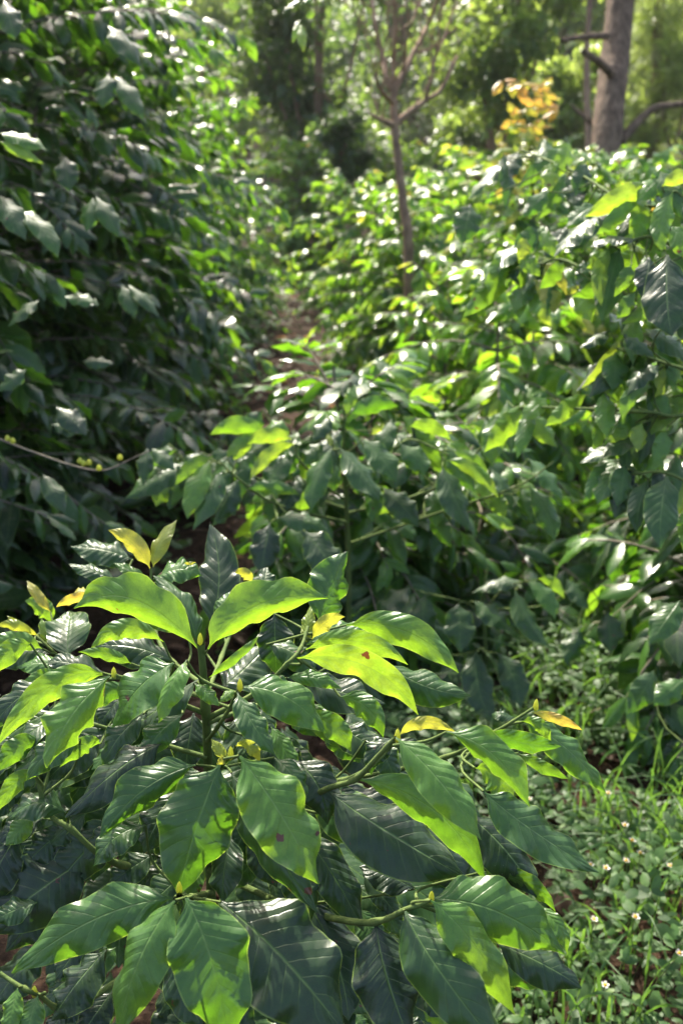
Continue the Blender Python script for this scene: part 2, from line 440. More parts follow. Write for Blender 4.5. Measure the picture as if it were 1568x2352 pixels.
HERO = [
 # bx,by,tx,ty,w,d,tint,opts; tint is raised where leaves look backlit
 (345,1306,249,1218,46,1.42,.86,dict(a=62,m=(304,1248),fold=10,wave=.02)),
 (352,1303,407,1193,38,1.42,.82,dict(a=60,b=-25,m=(368,1246),fold=22,wave=.02)),
 (305,1285,163,1256,58,1.55,.10,dict(m=(238,1262))),
 (270,1338,158,1296,34,1.5,.12,dict(wave=.09)),
 (345,1340,262,1293,26,1.4,.5,dict(a=40,wave=.09)),
 (352,1330,465,1322,46,1.38,.34,dict(m=(410,1306),a=20)),
 (400,1310,450,1291,17,1.38,.92,dict(a=60)),
 (345,1336,298,1326,16,1.36,.9,dict(a=60)),
 (482,1440,482,1203,92,1.48,.08,dict(m=(503,1320),a=55,wave=.09,fold=12,k=.55)),
 (452,1474,352,1322,66,1.30,.20,dict(m=(422,1390),a=40,b=20)),
 (457,1492,170,1397,88,1.15,.42,dict(m=(305,1374),a=34,fold=34,wave=.03,sag=0)),
 (376,1474,208,1492,48,1.24,.5,dict(m=(283,1444),a=50,fold=30)),
 (402,1521,212,1484,72,1.26,.10,dict(m=(310,1486),a=30)),
 (155,1512,166,1404,100,1.32,.18,dict(a=18,k=1.3,fold=4,wave=.03)),
 (118,1431,58,1380,54,1.5,.5,dict(a=55,m=(94,1398))),
 (117,1406,62,1333,24,1.45,.93,dict(a=55,b=20)),
 (213,1368,130,1394,24,1.42,.92,dict(a=60,m=(168,1376))),
 (210,1362,152,1378,20,1.46,.95,dict(a=20,m=(185,1357))),
 (90,1460,16,1414,20,1.36,.80,dict(a=60)),
 (75,1458,-8,1437,26,1.36,.80,dict(a=55,m=(36,1437))),
 (108,1476,96,1420,22,1.36,.6,dict(a=50)),
 (98,1490,-45,1492,50,1.3,.5,dict(m=(28,1474),a=55)),
 (120,1500,-30,1530,60,1.32,.10,dict(m=(45,1495))),
 (170,1547,38,1533,48,1.28,.42,dict(m=(100,1522),wave=.1)),
 (245,1552,105,1518,42,1.27,.10,dict(m=(170,1524),a=20)),
 (302,1524,180,1498,30,1.2,.42,dict(a=45,wave=.1,m=(245,1504))),
 (236,1546,-8,1716,62,1.10,.55,dict(m=(112,1580),a=50,fold=26,wave=.05)),
 (236,1550,60,1640,50,1.12,.5,dict(m=(150,1575),a=60,fold=18)),
 (115,1570,-30,1684,64,1.2,.08,dict(m=(45,1600))),
 (254,1552,107,1764,92,1.03,.42,dict(m=(165,1640),a=30,b=-15,fold=30,wave=.06)),
 (125,1650,14,1752,60,1.14,.10,dict(m=(60,1690),wave=.1)),
 (400,1522,257,1672,100,1.08,0.32,dict(k=-.08,m=(318,1578),a=30,b=-15,fold=20)),
 (428,1516,365,1661,62,1.06,.45,dict(m=(392,1578),a=25,b=25,wave=.10,fold=30)),
 (457,1558,230,1720,64,1.16,.10,dict(m=(345,1640),a=14,b=0,wave=.06)),
 (372,1706,150,1878,98,1.10,.05,dict(m=(268,1768),a=25,wave=.05)),
 (478,1492,755,1373,92,1.14,.42,dict(m=(592,1388),a=36,fold=38,wave=.03,sag=0)),
 (500,1432,531,1358,52,1.36,.35,dict(a=50,k=.8)),
 (602,1375,614,1303,98,1.42,.06,dict(a=50,fold=15,k=.9)),
 (585,1337,540,1318,28,1.45,.85,dict(a=60,m=(560,1319))),
 (733,1432,798,1267,118,1.34,.25,dict(m=(765,1345),a=62,b=18,wave=.09,fold=14,k=.5)),
 (630,1410,635,1549,98,1.28,.03,dict(m=(632,1478),a=40,fold=10,k=.1)),
 (703,1478,713,1392,34,1.22,.72,dict(a=65,b=-10,wave=.03)),
 (716,1468,792,1417,34,1.2,.84,dict(a=64,m=(750,1430),fold=18)),
 (703,1481,872,1458,52,1.32,.3,dict(m=(790,1448),a=30)),
 (795,1436,1052,1545,78,1.24,.5,dict(m=(936,1452),a=46,fold=26)),
 (702,1492,936,1527,52,1.15,.58,dict(m=(822,1474),a=56,fold=20)),
 (682,1512,960,1642,74,1.10,.55,dict(m=(842,1532),a=60,fold=20,b=-8)),
 (888,1524,1080,1598,86,1.30,.16,dict(m=(975,1574),a=42,wave=.10)),
 (690,1556,884,1616,74,1.24,.06,dict(m=(790,1590),wave=.05)),
 (660,1557,784,1582,36,1.16,.42,dict(wave=.1,m=(722,1556),a=40)),
 (560,1577,748,1684,88,1.08,0.33,dict(k=-.08,m=(662,1602),a=32,wave=.05)),
 (545,1590,631,1732,60,1.05,.18,dict(m=(580,1660),a=24,wave=.07)),
 (538,1584,505,1612,24,1.06,.6,dict(a=40,wave=.1)),
 (446,1570,504,1622,30,1.08,.5,dict(wave=.12,a=30)),
 (480,1556,596,1460,22,1.15,.40,dict(a=70,fold=35)),
 (505,1580,628,1466,104,1.28,.06,dict(m=(566,1530),a=20,k=1.0)),
 (522,1746,486,1698,26,1.04,.84,dict(wave=.08,a=50)),
 (541,1714,596,1752,32,1.03,.86,dict(wave=.06,a=55,b=20,m=(575,1718))),
 (520,1738,498,1756,22,1.03,.88,dict(a=50)),
 (505,1754,410,2058,176,1.03,0.25,dict(k=.14,m=(452,1895),a=34,b=6,fold=10,wave=.03)),
 (450,1757,230,1926,80,1.08,.25,dict(m=(330,1812),a=20,wave=.10,fold=24)),
 (425,1800,330,1962,90,1.15,.06,dict(m=(365,1880),a=25)),
 (550,1736,733,2031,138,0.99,0.42,dict(k=.14,m=(648,1872),a=40,b=14,fold=16,wave=.06)),
 (532,1776,728,2096,112,1.06,.06,dict(m=(608,1916),a=34,b=-10,wave=.05)),
 (672,1745,752,1894,96,1.14,.06,dict(m=(728,1800),a=28,wave=.08)),
 (690,1905,836,2140,92,1.14,.04,dict(m=(765,2010),a=40)),
 (908,1693,1104,1929,98,0.97,.40,dict(m=(1012,1796),a=26,b=-16,wave=.09,fold=16)),
 (1025,1681,1216,1854,70,1.02,.38,dict(m=(1135,1735),a=36,fold=30,b=10)),
 (1090,1764,1170,1860,62,1.08,.50,dict(m=(1142,1792),a=60)),
 (915,1690,1046,1682,30,1.04,.86,dict(m=(975,1660),wave=.06,a=50)),
 (905,1696,852,1780,86,1.12,.06,dict(a=20,m=(866,1722))),
 (1220,1636,1336,1677,24,1.12,.90,dict(m=(1280,1652),a=50,wave=.04)),
 (1204,1657,1391,1822,66,1.14,0.28,dict(k=-.08,m=(1305,1722),a=30,wave=.05)),
 (1196,1657,1264,1712,32,1.12,.55,dict(m=(1240,1668),a=55)),
 (1113,1682,1288,1715,50,1.10,.34,dict(m=(1200,1706),a=55,wave=.05,fold=14)),
 (1182,1650,1128,1640,46,1.2,.12,dict(a=20,k=1.0,m=(1150,1640))),
 (1190,1730,1304,1789,30,1.2,.42,dict(a=55)),
 (1110,1818,1375,2004,96,1.04,0.24,dict(k=-.08,m=(1222,1905),a=36,wave=.05,fold=14)),
 (1062,1862,1232,2062,116,1.12,.03,dict(m=(1160,1950),a=30)),
 (820,1789,1115,2028,92,1.04,0.34,dict(k=-.08,m=(1000,1865),a=48,b=8,fold=16,wave=.03)),
 (757,1819,1064,2012,136,1.10,.03,dict(m=(900,1915),a=26,wave=.03)),
 (952,2042,825,1990,64,1.18,.02,dict(a=20)),
 (990,2065,1296,2192,122,1.00,0.32,dict(k=-.08,m=(1140,2092),a=38,b=12,fold=16,wave=.03)),
 (989,2068,1182,2332,90,.95,0.46,dict(k=-.08,m=(1088,2168),a=32,b=4,fold=14,wave=.04)),
 (930,2092,1165,2430,138,.97,.14,dict(m=(1010,2230),a=26,b=-8,wave=.04)),
 (862,2120,945,2400,156,1.02,.03,dict(m=(890,2250),a=28,b=-6,wave=.03)),
 (1106,2003,1275,2095,54,1.10,.38,dict(m=(1200,2030),a=60,wave=.06)),
 (1134,2162,1335,2270,80,1.04,.08,dict(m=(1250,2215),wave=.08,a=24)),
 (1230,2080,1302,2190,36,1.06,.45,dict(m=(1282,2130),a=55,b=20)),
 (398,2063,28,2236,112,1.00,0.34,dict(k=-.08,m=(214,2112),a=44,b=-6,fold=14,wave=.07)),
 (402,2068,268,2385,122,.93,0.38,dict(k=.14,m=(318,2205),a=30,b=-10,fold=20,wave=.03)),
 (428,2062,530,2410,168,.93,0.30,dict(k=.14,m=(486,2205),a=30,b=6,fold=12,wave=.04)),
 (508,2072,790,2372,196,1.02,.03,dict(m=(650,2198),a=22,b=4,fold=12,wave=.03)),
 (202,1972,-40,2150,180,1.20,.0,dict(m=(95,2040),a=35)),
 (245,2180,118,2345,120,1.06,.08,dict(m=(170,2265),a=16,wave=.06)),
 (42,2268,18,2385,48,.98,.45,dict(a=25)),
 (88,2286,58,2400,80,.98,.36,dict(a=20,b=0)),
 (84,1784,-8,1868,44,1.12,.42,dict(a=55,wave=.08,m=(36,1800))),
 (152,1868,15,1886,62,1.14,.14,dict(wave=.1,m=(85,1842),a=20)),
 (98,1880,-12,1932,66,1.2,.04,dict()),
 (352,1962,248,2035,112,1.22,.04,dict(a=40)),
 (232,1708,138,1762,42,1.12,.42,dict(a=55,m=(190,1716))),
 (402,2150,466,2360,96,1.08,.05,dict(m=(425,2270),a=28)),
 (700,2060,800,2345,130,1.12,.03,dict(m=(770,2200),a=30)),
 (605,1700,700,1790,70,1.2,.12,dict()),
 (70,1478,-30,1560,52,1.2,.45,dict(a=50,m=(20,1500))), (185,1700,62,1792,62,1.10,.22,dict(m=(115,1725))), (330,1640,236,1760,64,1.13,.12,dict(m=(275,1690))),
 (780,1600,880,1694,58,1.18,.36,dict(a=50,m=(842,1626))), (700,1645,806,1726,56,1.16,.38,dict(a=48,m=(765,1670))), (612,1480,724,1566,60,1.24,.14,dict(m=(680,1502))),
 (430,1455,300,1404,54,1.28,.34,dict(a=40,m=(360,1412))), (840,1700,905,1800,62,1.16,.14,dict(m=(885,1740))), (335,1895,215,1990,72,1.10,.22,dict(m=(262,1925))),
 (150,1560,40,1600,46,1.22,.4,dict(a=48,m=(95,1562))), (640,1990,716,2112,84,1.12,.12,dict(m=(690,2040))), (870,1880,960,1990,84,1.14,.16,dict(m=(928,1925))),
 (300,1580,180,1640,50,1.16,.36,dict(a=48,m=(236,1596))), (95,1700,-10,1775,56,1.12,.38,dict(a=46,m=(38,1722))), (630,1740,700,1850,66,1.10,.2,dict(m=(675,1785))),
 (600,1560,690,1630,50,1.14,.3,dict(m=(650,1582))), (420,1640,330,1750,66,1.12,.26,dict(m=(365,1685))),
 (760,1660,880,1740,84,1.2,.10,dict(a=24)),
]
HB = [  # main stem first, then the side branches, (x,y,depth) with radii in metres
 ([(500,2700,1.62),(488,2200,1.42),(482,1900,1.30),(476,1700,1.22),(468,1560,1.17),(461,1478,1.15)], .0095, .0038),
 ([(474,1640,1.20),(400,1610,1.16),(330,1575,1.12),(262,1550,1.09)], .0035, .002),
 ([(474,1580,1.18),(380,1500,1.30),(345,1400,1.40),(348,1308,1.42)], .0032, .0018),
 ([(474,1600,1.19),(300,1560,1.3),(170,1530,1.34),(85,1462,1.36)], .0034, .0018),
 ([(476,1650,1.20),(590,1590,1.18),(660,1525,1.16),(690,1490,1.17),(707,1440,1.2)], .0036, .0018),
 ([(478,1700,1.21),(520,1640,1.10),(548,1582,1.06)], .0026, .0015),
 ([(480,1800,1.26),(500,1770,1.12),(518,1742,1.03)], .0036, .002),
 ([(481,1850,1.28),(640,1860,1.2),(750,1812,1.10),(815,1790,1.04),(870,1735,1.0),(906,1696,.98)], .0045, .0022),
 ([(481,1830,1.27),(800,1790,1.3),(1020,1740,1.2),(1133,1683,1.14),(1225,1626,1.12)], .0038, .0016),
 ([(484,2000,1.33),(660,2080,1.2),(780,2112,1.08),(862,2118,1.02),(930,2090,.98),(990,2066,.98)], .0048, .0024),
 ([(484,2050,1.36),(440,2060,1.15),(412,2058,.98)], .0042, .0025),
 ([(483,1950,1.31),(330,1990,1.24),(240,1970,1.16),(165,1905,1.14),(112,1868,1.14),(84,1786,1.13)], .0050, .002),
 ([(484,2080,1.38),(200,2300,1.1),(82,2282,1.0),(0,2236,1.0)], .0036, .002),
 ([(478,1740,1.23),(340,1700,1.24),(200,1660,1.22),(100,1640,1.2)], .0034, .002),
 ([(474,1600,1.19),(520,1480,1.34),(560,1380,1.45),(585,1335,1.46)], .0030, .0016),
 ([(476,1660,1.2),(640,1600,1.28),(780,1520,1.30),(880,1500,1.30)], .0032, .0016),
]
PLANT0 = P(500, 2700, 1.62)
PLANT0 = PLANT0 + np.array([0, 0, -PLANT0[2]])


def branch_poly(spec):
    return spline([P(*q) for q in spec], 24)


def build_hand_plant(root, branches, leaves, seed, mat, trunk_to_ground=None, nt=26, nu=10, fill=None, twig_r=.0013):
    polys = [branch_poly(b[0]) for b in branches]
    if trunk_to_ground is not None:
        p0 = polys[0][0]
        polys[0] = np.concatenate([spline([trunk_to_ground, (trunk_to_ground + p0) / 2 + np.array([.01, 0, 0]), p0], 10)[:-1], polys[0]])
    tubes = []
    for pl, b in zip(polys, branches):
        rr = np.linspace(b[1], b[2], len(pl))
        rr = rr * (1 + .32 * (np.arange(len(pl)) % 6 == 0))
        tubes.append([tube(pl, rr, 8)])
    owned = [[] for _ in branches]
    for i, L in enumerate(leaves):
        opts = dict(L[7]) if len(L) > 7 else {}
        opts.setdefault('seed', seed + i)
        arr, Bp = hand_leaf(*L[:7], nt=nt, nu=nu, **opts)
        best = min(range(len(polys)), key=lambda q: np.linalg.norm(polys[q] - Bp, axis=1).min())
        pl = polys[best]; dist = np.linalg.norm(pl - Bp, axis=1); j = int(dist.argmin())
        if dist[j] > .008:
            j2 = max(0, j - 2); mid = (pl[j2] + Bp) / 2 + np.array([0, .008, -.004]) + dist[j] * .22 * np.array([math.sin(i * 2.1), .4, -.5])
            tubes[best].append(tube(spline([pl[j2], mid, Bp], 8), np.linspace(.0019, twig_r, 9)[:len(spline([pl[j2], mid, Bp], 8))], 6))
        owned[best].append(arr)
    if fill is not None:
        for best, arr in fill(polys): owned[best].append(arr)
    objs = []
    for q, (ts, own) in enumerate(zip(tubes, owned)):
        v, f = join_tubes(ts)
        o = mesh_obj('main_stem' if q == 0 else 'branch', v, f, M_STEMG)
        under(o, root); objs.append(o)
        for v, f, at in own:
            lo = mesh_obj('leaf', v, f, mat, at)
            lo.parent = o
    return objs, polys


root = empty('coffee_shrub', PLANT0)
tag(root, 'large coffee shrub in sharp focus with broad wavy leaves, nearest plant at the front', 'shrub', 'coffee shrubs')


def hero_fill(polys):
    rng = np.random.default_rng(5)
    res = []
    spots = []
    for _ in range(210):
        x = rng.uniform(-20, 1120); y = rng.uniform(1600, 2420)
        if x > 960 + (y - 1800) * .4: continue
        if y < 1590 + abs(x - 480) * .15: continue
        spots.append((x, y))
    for _ in range(55):      # middle layer of younger side leaves
        x = rng.uniform(-20, 1000); y = rng.uniform(1600, 2380)
        if x > 900 + (y - 1800) * .3 or (430 < x < 520 and y < 1740): continue
        sg = 1 if x > 480 else -1
        dx = sg * rng.uniform(20, 110); dy = rng.uniform(40, 120)
        glow = rng.random() < .35
        arr, Bp = hand_leaf(x, y, x + dx, y + dy, rng.uniform(42, 68), rng.uniform(1.16, 1.27), rng.uniform(.35, .55) if glow else rng.uniform(.05, .3), a=48 if glow else rng.uniform(10, 40), b=sg * rng.uniform(-5, 25), fold=18, nt=18, nu=8, seed=int(x * 3 + y))
        res.append((min(range(1, len(polys)), key=lambda q: np.linalg.norm(polys[q] - Bp, axis=1).min()), arr))
    for _ in range(90):      # dark backing leaves added to darken gaps where the ground showed
        x = rng.uniform(-40, 1000); y = rng.uniform(1620, 2450)
        if x > 950: continue
        arr, Bp = hand_leaf(x, y, x + (x - 480) * .2 + rng.normal(0, 60), y + rng.uniform(60, 150), rng.uniform(60, 90), rng.uniform(1.45, 1.7), rng.uniform(0, .18), a=rng.uniform(10, 40), b=rng.normal(0, 20), fold=14, nt=12, nu=6, seed=int(x * 5 + y))
        res.append((min(range(1, len(polys)), key=lambda q: np.linalg.norm(polys[q] - Bp, axis=1).min()), arr))
    for _ in range(50):
        spots.append((rng.uniform(-20, 380), rng.uniform(1580, 1900)))
    for (x, y) in spots:
        d = rng.uniform(1.2, 1.5)
        dx = (x - 480) * .25 + rng.normal(0, 60); dy = rng.uniform(60, 190)
        arr, Bp = hand_leaf(x, y, x + dx, y + dy, rng.uniform(70, 120), d, rng.uniform(0, .2), a=rng.uniform(15, 45), b=rng.normal(0, 15), fold=16, nt=18, nu=8, seed=int(x))
        best = min(range(1, len(polys)), key=lambda q: np.linalg.norm(polys[q] - Bp, axis=1).min())
        res.append((best, arr))
    return res


h_objs, h_polys = build_hand_plant(root, HB, HERO, 11, M_LEAF, PLANT0, fill=hero_fill)


def ellipsoid(c, ax, r1, r2, n=8, m=6):
    """bud: pointed ellipsoid along ax"""
    ax = norm(np.asarray(ax, float)); t = np.linspace(-1, 1, m + 1)
    pts = np.asarray(c)[None] + ax[None] * (t[:, None] * r2)
    rad = r1 * np.sqrt(np.clip(1 - t ** 2, 0.0004, 1)) * (1 - .35 * t)
    return tube(pts, rad, n)


for (x, y, d, br) in [(460, 1468, 1.148, 0), (262, 1547, 1.09, 1), (551, 1574, 1.06, 5), (412, 2040, .985, 10), (530, 1730, 1.03, 6), (1230, 1620, 1.12, 8), (912, 1690, .98, 7), (990, 2062, .98, 9), (80, 2278, 1.0, 12)]:
    v, f = ellipsoid(P(x, y, d), (0.05, 0, 1), .0030, .0085)
    o = mesh_obj('bud', v, f, M_BUD); o.parent = h_objs[br]

# ------------------------------------------------------------------ procedural coffee shrubs
def shrub_geometry(cx, cy, h, r, seed, lmul=1.0, nt=7, nu=4, dens=1.0, tint=(.08, .3), tip=(.35, .65), size=.125, zmin=.12, lean=(0, 0), top=.3, tipp=.8, young=0.0, hang=(.15, .85)):
    rng = np.random.default_rng(seed)
    gz = float(ground_z(cx, cy))
    stems, branches = [], []
    nst = rng.integers(2, 4)
    Bs, Ms, Es, Hs, Ws, Ts, own = [], [], [], [], [], [], []
    for s in range(nst):
        ang = s * 2 * np.pi / nst + rng.uniform(0, 1); rad = r * .18
        base = np.array([cx + .04 * math.cos(ang), cy + .04 * math.sin(ang), gz - .05])
        topp = np.array([cx + rad * math.cos(ang) + lean[0], cy + rad * math.sin(ang) + lean[1], gz + h * rng.uniform(.86, 1.0)])
        sp = spline([base, base * .6 + topp * .4 + rng.normal(0, .03, 3) * np.array([1, 1, 0]), topp], 20)
        stems.append(tube(sp, np.linspace(.016 + .004 * h, .004, len(sp)), 6))
        n = int((h * (1 - zmin)) / .085 * dens)
        for k in range(n):
            tz = zmin + (1 - zmin) * (k + rng.uniform(0, 1)) / n
            p0 = sp[min(len(sp) - 1, int(tz * (len(sp) - 1)))]
            env = np.interp(tz, [0, .15, .45, .75, .92, 1], [.75, 1.0, 1.0, .8 + top * .2, .45 + .5 * top, top])
            for side in (0, 1):
                az = k * 1.9 + side * np.pi + rng.normal(0, .35) + s
                L = r * env * rng.uniform(.72, 1.12)
                el = R(rng.uniform(5, 28) + 30 * max(0, tz - .7) / .3)
                d0 = np.array([math.cos(az) * math.cos(el), math.sin(az) * math.cos(el), math.sin(el)])
                drp = rng.uniform(.25, .5) * L * (1 - .5 * max(0, tz - .7) / .3)
                tip_p = p0 + d0 * L + np.array([0, 0, -drp])
                midp = p0 + d0 * L * .5 + np.array([0, 0, -drp * .2])
                C = 2 * midp - .5 * (p0 + tip_p)
                bi = len(branches)
                tt = np.linspace(0, 1, 6)[:, None]
                branches.append((1 - tt) ** 2 * p0 + 2 * tt * (1 - tt) * C + tt ** 2 * tip_p)
                nn = max(3, int(L / .062 * lmul))
                for q in range(nn + 1):
                    t = .25 + .75 * q / nn
                    p = (1 - t) ** 2 * p0 + 2 * t * (1 - t) * C + t ** 2 * tip_p
                    T = 2 * (1 - t) * (C - p0) + 2 * t * (tip_p - C); T /= np.linalg.norm(T)
                    sd_ = np.cross(T, [0, 0, 1.0]); sd_ /= max(np.linalg.norm(sd_), .1)
                    for sg in (-1, 1):
                        if rng.random() > .90: continue
                        end = q >= nn - 1
                        ca = R(rng.uniform(20, 45) if end else rng.uniform(45, 80))
                        dv = T * math.cos(ca) + sg * sd_ * math.sin(ca) + rng.normal(0, .16, 3)
                        dv[2] -= rng.uniform(*hang)
                        dv /= np.linalg.norm(dv)
                        ln = size * rng.uniform(.7, 1.25) * (.75 if end else 1)
                        hv = np.array([0, 0, 1.0]) + T * .45 + rng.normal(0, .42, 3)
                        Bs.append(p); Es.append(p + dv * ln)
                        N = hv - (hv @ dv) * dv; N /= np.linalg.norm(N)
                        Ms.append(p + dv * ln * .5 + N * ln * rng.uniform(.05, .14))
                        Hs.append(hv); Ws.append(ln * rng.uniform(.36, .46))
                        ti = rng.uniform(*tip) if (q >= nn - 1 and rng.random() < tipp) else rng.uniform(*tint)
                        if young and tz > .85 and q >= nn - 2 and rng.random() < young: ti = rng.uniform(.85, 1)
                        Ts.append(ti); own.append(bi)
    return dict(stems=stems, branches=branches, B=np.array(Bs), M=np.array(Ms), E=np.array(Es), H=np.array(Hs), W=np.array(Ws), T=np.array(Ts), own=np.array(own), rng=rng, nt=nt, nu=nu, gz=gz)


def shrub(cx, cy, h, r, seed, label, split=False, root=None, mat=None, keep=None, **kw):
    G = shrub_geometry(cx, cy, h, r, seed, **kw)
    mat = mat or M_LEAFB
    if root is None:
        root = empty('coffee_shrub', (cx, cy, G['gz'])); tag(root, label, 'shrub', 'coffee shrubs')
    v, f = join_tubes(G['stems'] + ([] if split else [tube(b, np.linspace(.006, .002, 6), 4) for b in G['branches']]))
    under(mesh_obj('stem', v, f, M_WOOD), root)
    m = np.ones(len(G['B']), bool)
    if keep is not None: m = keep(G)
    def leaves(sel):
        return leaf_arrays(G['B'][sel], G['M'][sel], G['E'][sel], G['H'][sel], G['W'][sel], G['T'][sel], G['rng'], fold=16, foldv=12, wave=.06, nt=G['nt'], nu=G['nu'])
    if split:
        for bi, b in enumerate(G['branches']):
            sel = (G['own'] == bi) & m
            if not sel.any(): continue
            v, f = tube(b, np.linspace(.0055, .0018, 6), 6)
            bo = under(mesh_obj('branch', v, f, M_WOOD), root)
            v, f, at = leaves(sel); fo = mesh_obj('foliage', v, f, mat, at); fo.parent = bo
    else:
        v, f, at = leaves(m); under(mesh_obj('foliage', v, f, mat, at), root)
    return root


def behind_axis(dmin):
    """keeps a shrub's procedural leaves out of the air between the lens and the hand placed ones"""
    def k(G):
        rel = G['B'] - CAMP
        return rel @ FWD > dmin
    return k


# the low shrub behind the front plant, its nearest shoots placed one by one
MID = [
 (607,988,484,998,42,2.45,.45,dict(m=(545,976),a=50)),
 (580,998,519,1058,40,2.45,.55,dict(a=60)),
 (671,1009,567,1020,36,2.42,.62,dict(m=(615,1000),a=60)),
 (678,1019,573,1103,32,2.40,.58,dict(m=(618,1046),a=62)),
 (586,1034,548,1094,34,2.5,.25,dict(a=55)),
 (605,988,664,1000,24,2.5,.5,dict(m=(638,974))),
 (486,1050,404,1114,30,2.35,.5,dict(m=(440,1070),a=60)),
 (483,1058,430,1192,54,2.3,.55,dict(m=(450,1120),a=48,b=-8,fold=14)),
 (511,1084,444,1217,64,2.3,.2,dict(m=(478,1140),a=35)),
 (548,1101,496,1200,74,2.36,.06,dict(a=20)),
 (407,1034,320,1102,34,2.5,.35,dict(m=(350,1056),a=45)),
 (428,1067,286,1146,58,2.48,.16,dict(m=(362,1096))),
 (569,1123,687,1136,34,2.35,.35,dict(m=(628,1118),a=50,wave=.09)),
 (761,1030,713,1175,58,2.30,.24,dict(m=(725,1098),a=30,b=-12)),
 (782,1030,873,1150,66,2.28,.22,dict(m=(832,1085),a=28,b=8)),
 (832,1009,910,1108,58,2.38,.20,dict(m=(880,1055),a=26)),
 (761,960,718,1014,48,2.5,.08,dict(a=25)),
 (803,951,914,934,42,2.45,.26,dict(m=(856,930),a=55)),
 (794,951,815,884,28,2.5,.55,dict(a=60)),
 (752,996,762,1026,14,2.35,.8,dict()), (852,998,882,972,18,2.45,.7,dict(a=55)),
 (636,1190,752,1218,48,2.35,.25,dict(m=(694,1192),a=34)),
 (940,980,1034,1010,32,2.45,.55,dict(m=(990,980),a=60)),
 (1036,1034,1120,1092,28,2.4,.5,dict(m=(1085,1055),a=55)),
 (1023,1057,1144,1144,34,2.38,.58,dict(m=(1092,1082),a=60)),
 (1015,1071,1078,1217,68,2.36,.14,dict(m=(1042,1140),a=32)),
 (915,1017,973,1094,54,2.42,.22,dict(m=(955,1050),a=30)),
 (910,1000,1000,1040,40,2.5,.2,dict()),
 (1215,1117,1273,1242,54,2.5,.2,dict(m=(1255,1180),a=50)),
 (690,1100,640,1180,50,2.5,.1,dict()), (880,1120,960,1210,60,2.5,.08,dict()),
 (1165,938,1130,1072,58,2.5,.42,dict(m=(1135,1000),a=50,b=-10)),
 (1184,942,1198,1036,48,2.5,.1,dict(a=30)),
 (700,1220,780,1330,80,2.3,.05,dict()), (620,1200,600,1320,70,2.35,.05,dict()),
]
MB_ = [
 ([(800,1500,2.9),(800,1300,2.72),(795,1150,2.62),(790,1020,2.55),(790,940,2.52)], .010, .003),
 ([(795,1150,2.62),(740,1110,2.5),(690,1060,2.42),(660,1005,2.44),(606,985,2.48)], .004, .0018),
 ([(797,1200,2.65),(640,1160,2.45),(560,1110,2.36),(500,1055,2.33)], .004, .0018),
 ([(796,1170,2.64),(560,1090,2.55),(430,1062,2.5),(405,1032,2.5)], .004, .0018),
 ([(793,1080,2.58),(775,1045,2.4),(765,1022,2.33)], .003, .0018),
 ([(795,1120,2.6),(880,1060,2.46),(940,1010,2.44),(1030,1045,2.38)], .004, .0018),
 ([(796,1180,2.64),(1000,1120,2.55),(1130,1000,2.5),(1180,938,2.5)], .004, .0018),
 ([(798,1250,2.7),(1000,1180,2.6),(1180,1120,2.5),(1270,1062,2.48)], .004, .0018),
]
mx, my = 0.03, 2.72
rs = np.random.default_rng(23)
for _ in range(80):
    sp_e = branch_poly(MB_[rs.integers(1, len(MB_))][0]); q = sp_e[rs.integers(5, len(sp_e))] + rs.normal(0, .03, 3) + np.array([0, .05, 0])
    dq = (q - CAMP) @ FWD; x = 784 + q[0] / dq * FPX; y = 1176 - (q - CAMP) @ UPV / dq * FPX
    glow = rs.random() < .3
    MID.append((x, y, x + np.sign(x - 790) * rs.uniform(0, 60) + rs.normal(0, 25), y + rs.uniform(50, 115), rs.uniform(34, 54), dq + .05, rs.uniform(.35, .6) if glow else rs.uniform(.05, .3), dict(a=rs.uniform(46, 58) if glow else rs.uniform(10, 40), b=rs.normal(0, 22))))
root = empty('coffee_shrub', (mx, my, float(ground_z(mx, my))))
tag(root, 'low coffee shrub with bright drooping shoot tips, just behind the front plant', 'shrub', 'coffee shrubs')
build_hand_plant(root, MB_, MID, 300, M_LEAF, np.array([mx, my, 0.0]), nt=16, nu=8, twig_r=.0016)
shrub(mx, my + .28, .97, .52, 41, None, root=root, keep=behind_axis(2.46), nt=8, nu=4, tint=(.08, .36), tip=(.35, .6), size=.13, dens=1.3, lmul=1.2, top=.4)

# lower right group of hanging leaves, and the near shrub on the right edge
RLOW = [
 (975,1366,985,1478,64,2.7,.14,dict(m=(972,1420))), (1053,1386,1056,1498,72,2.65,.08,dict(a=24)),
 (1088,1381,1172,1449,54,2.65,.14,dict(a=24)), (1183,1356,1261,1487,62,2.6,.18,dict(m=(1212,1420),a=34)),
 (1213,1336,1274,1422,42,2.6,.3,dict(m=(1255,1372),a=36)), (1235,1330,1294,1374,26,2.65,.5,dict(m=(1270,1340),a=60)),
 (1203,1336,1085,1362,34,2.68,.12,dict(m=(1140,1336),a=20)), (1093,1496,1134,1662,70,2.65,.12,dict(m=(1098,1580),a=34)),
 (1143,1500,1190,1632,64,2.7,.12,dict(m=(1180,1560),a=40)), (1033,1506,1063,1642,84,2.75,.03,dict()),
 (1300,1330,1352,1400,50,2.8,.12,dict()), (1330,1440,1300,1530,56,2.8,.1,dict()), (1395,1405,1400,1500,60,2.8,.06,dict()),
 (940,1350,860,1420,60,2.8,.14,dict()),
]
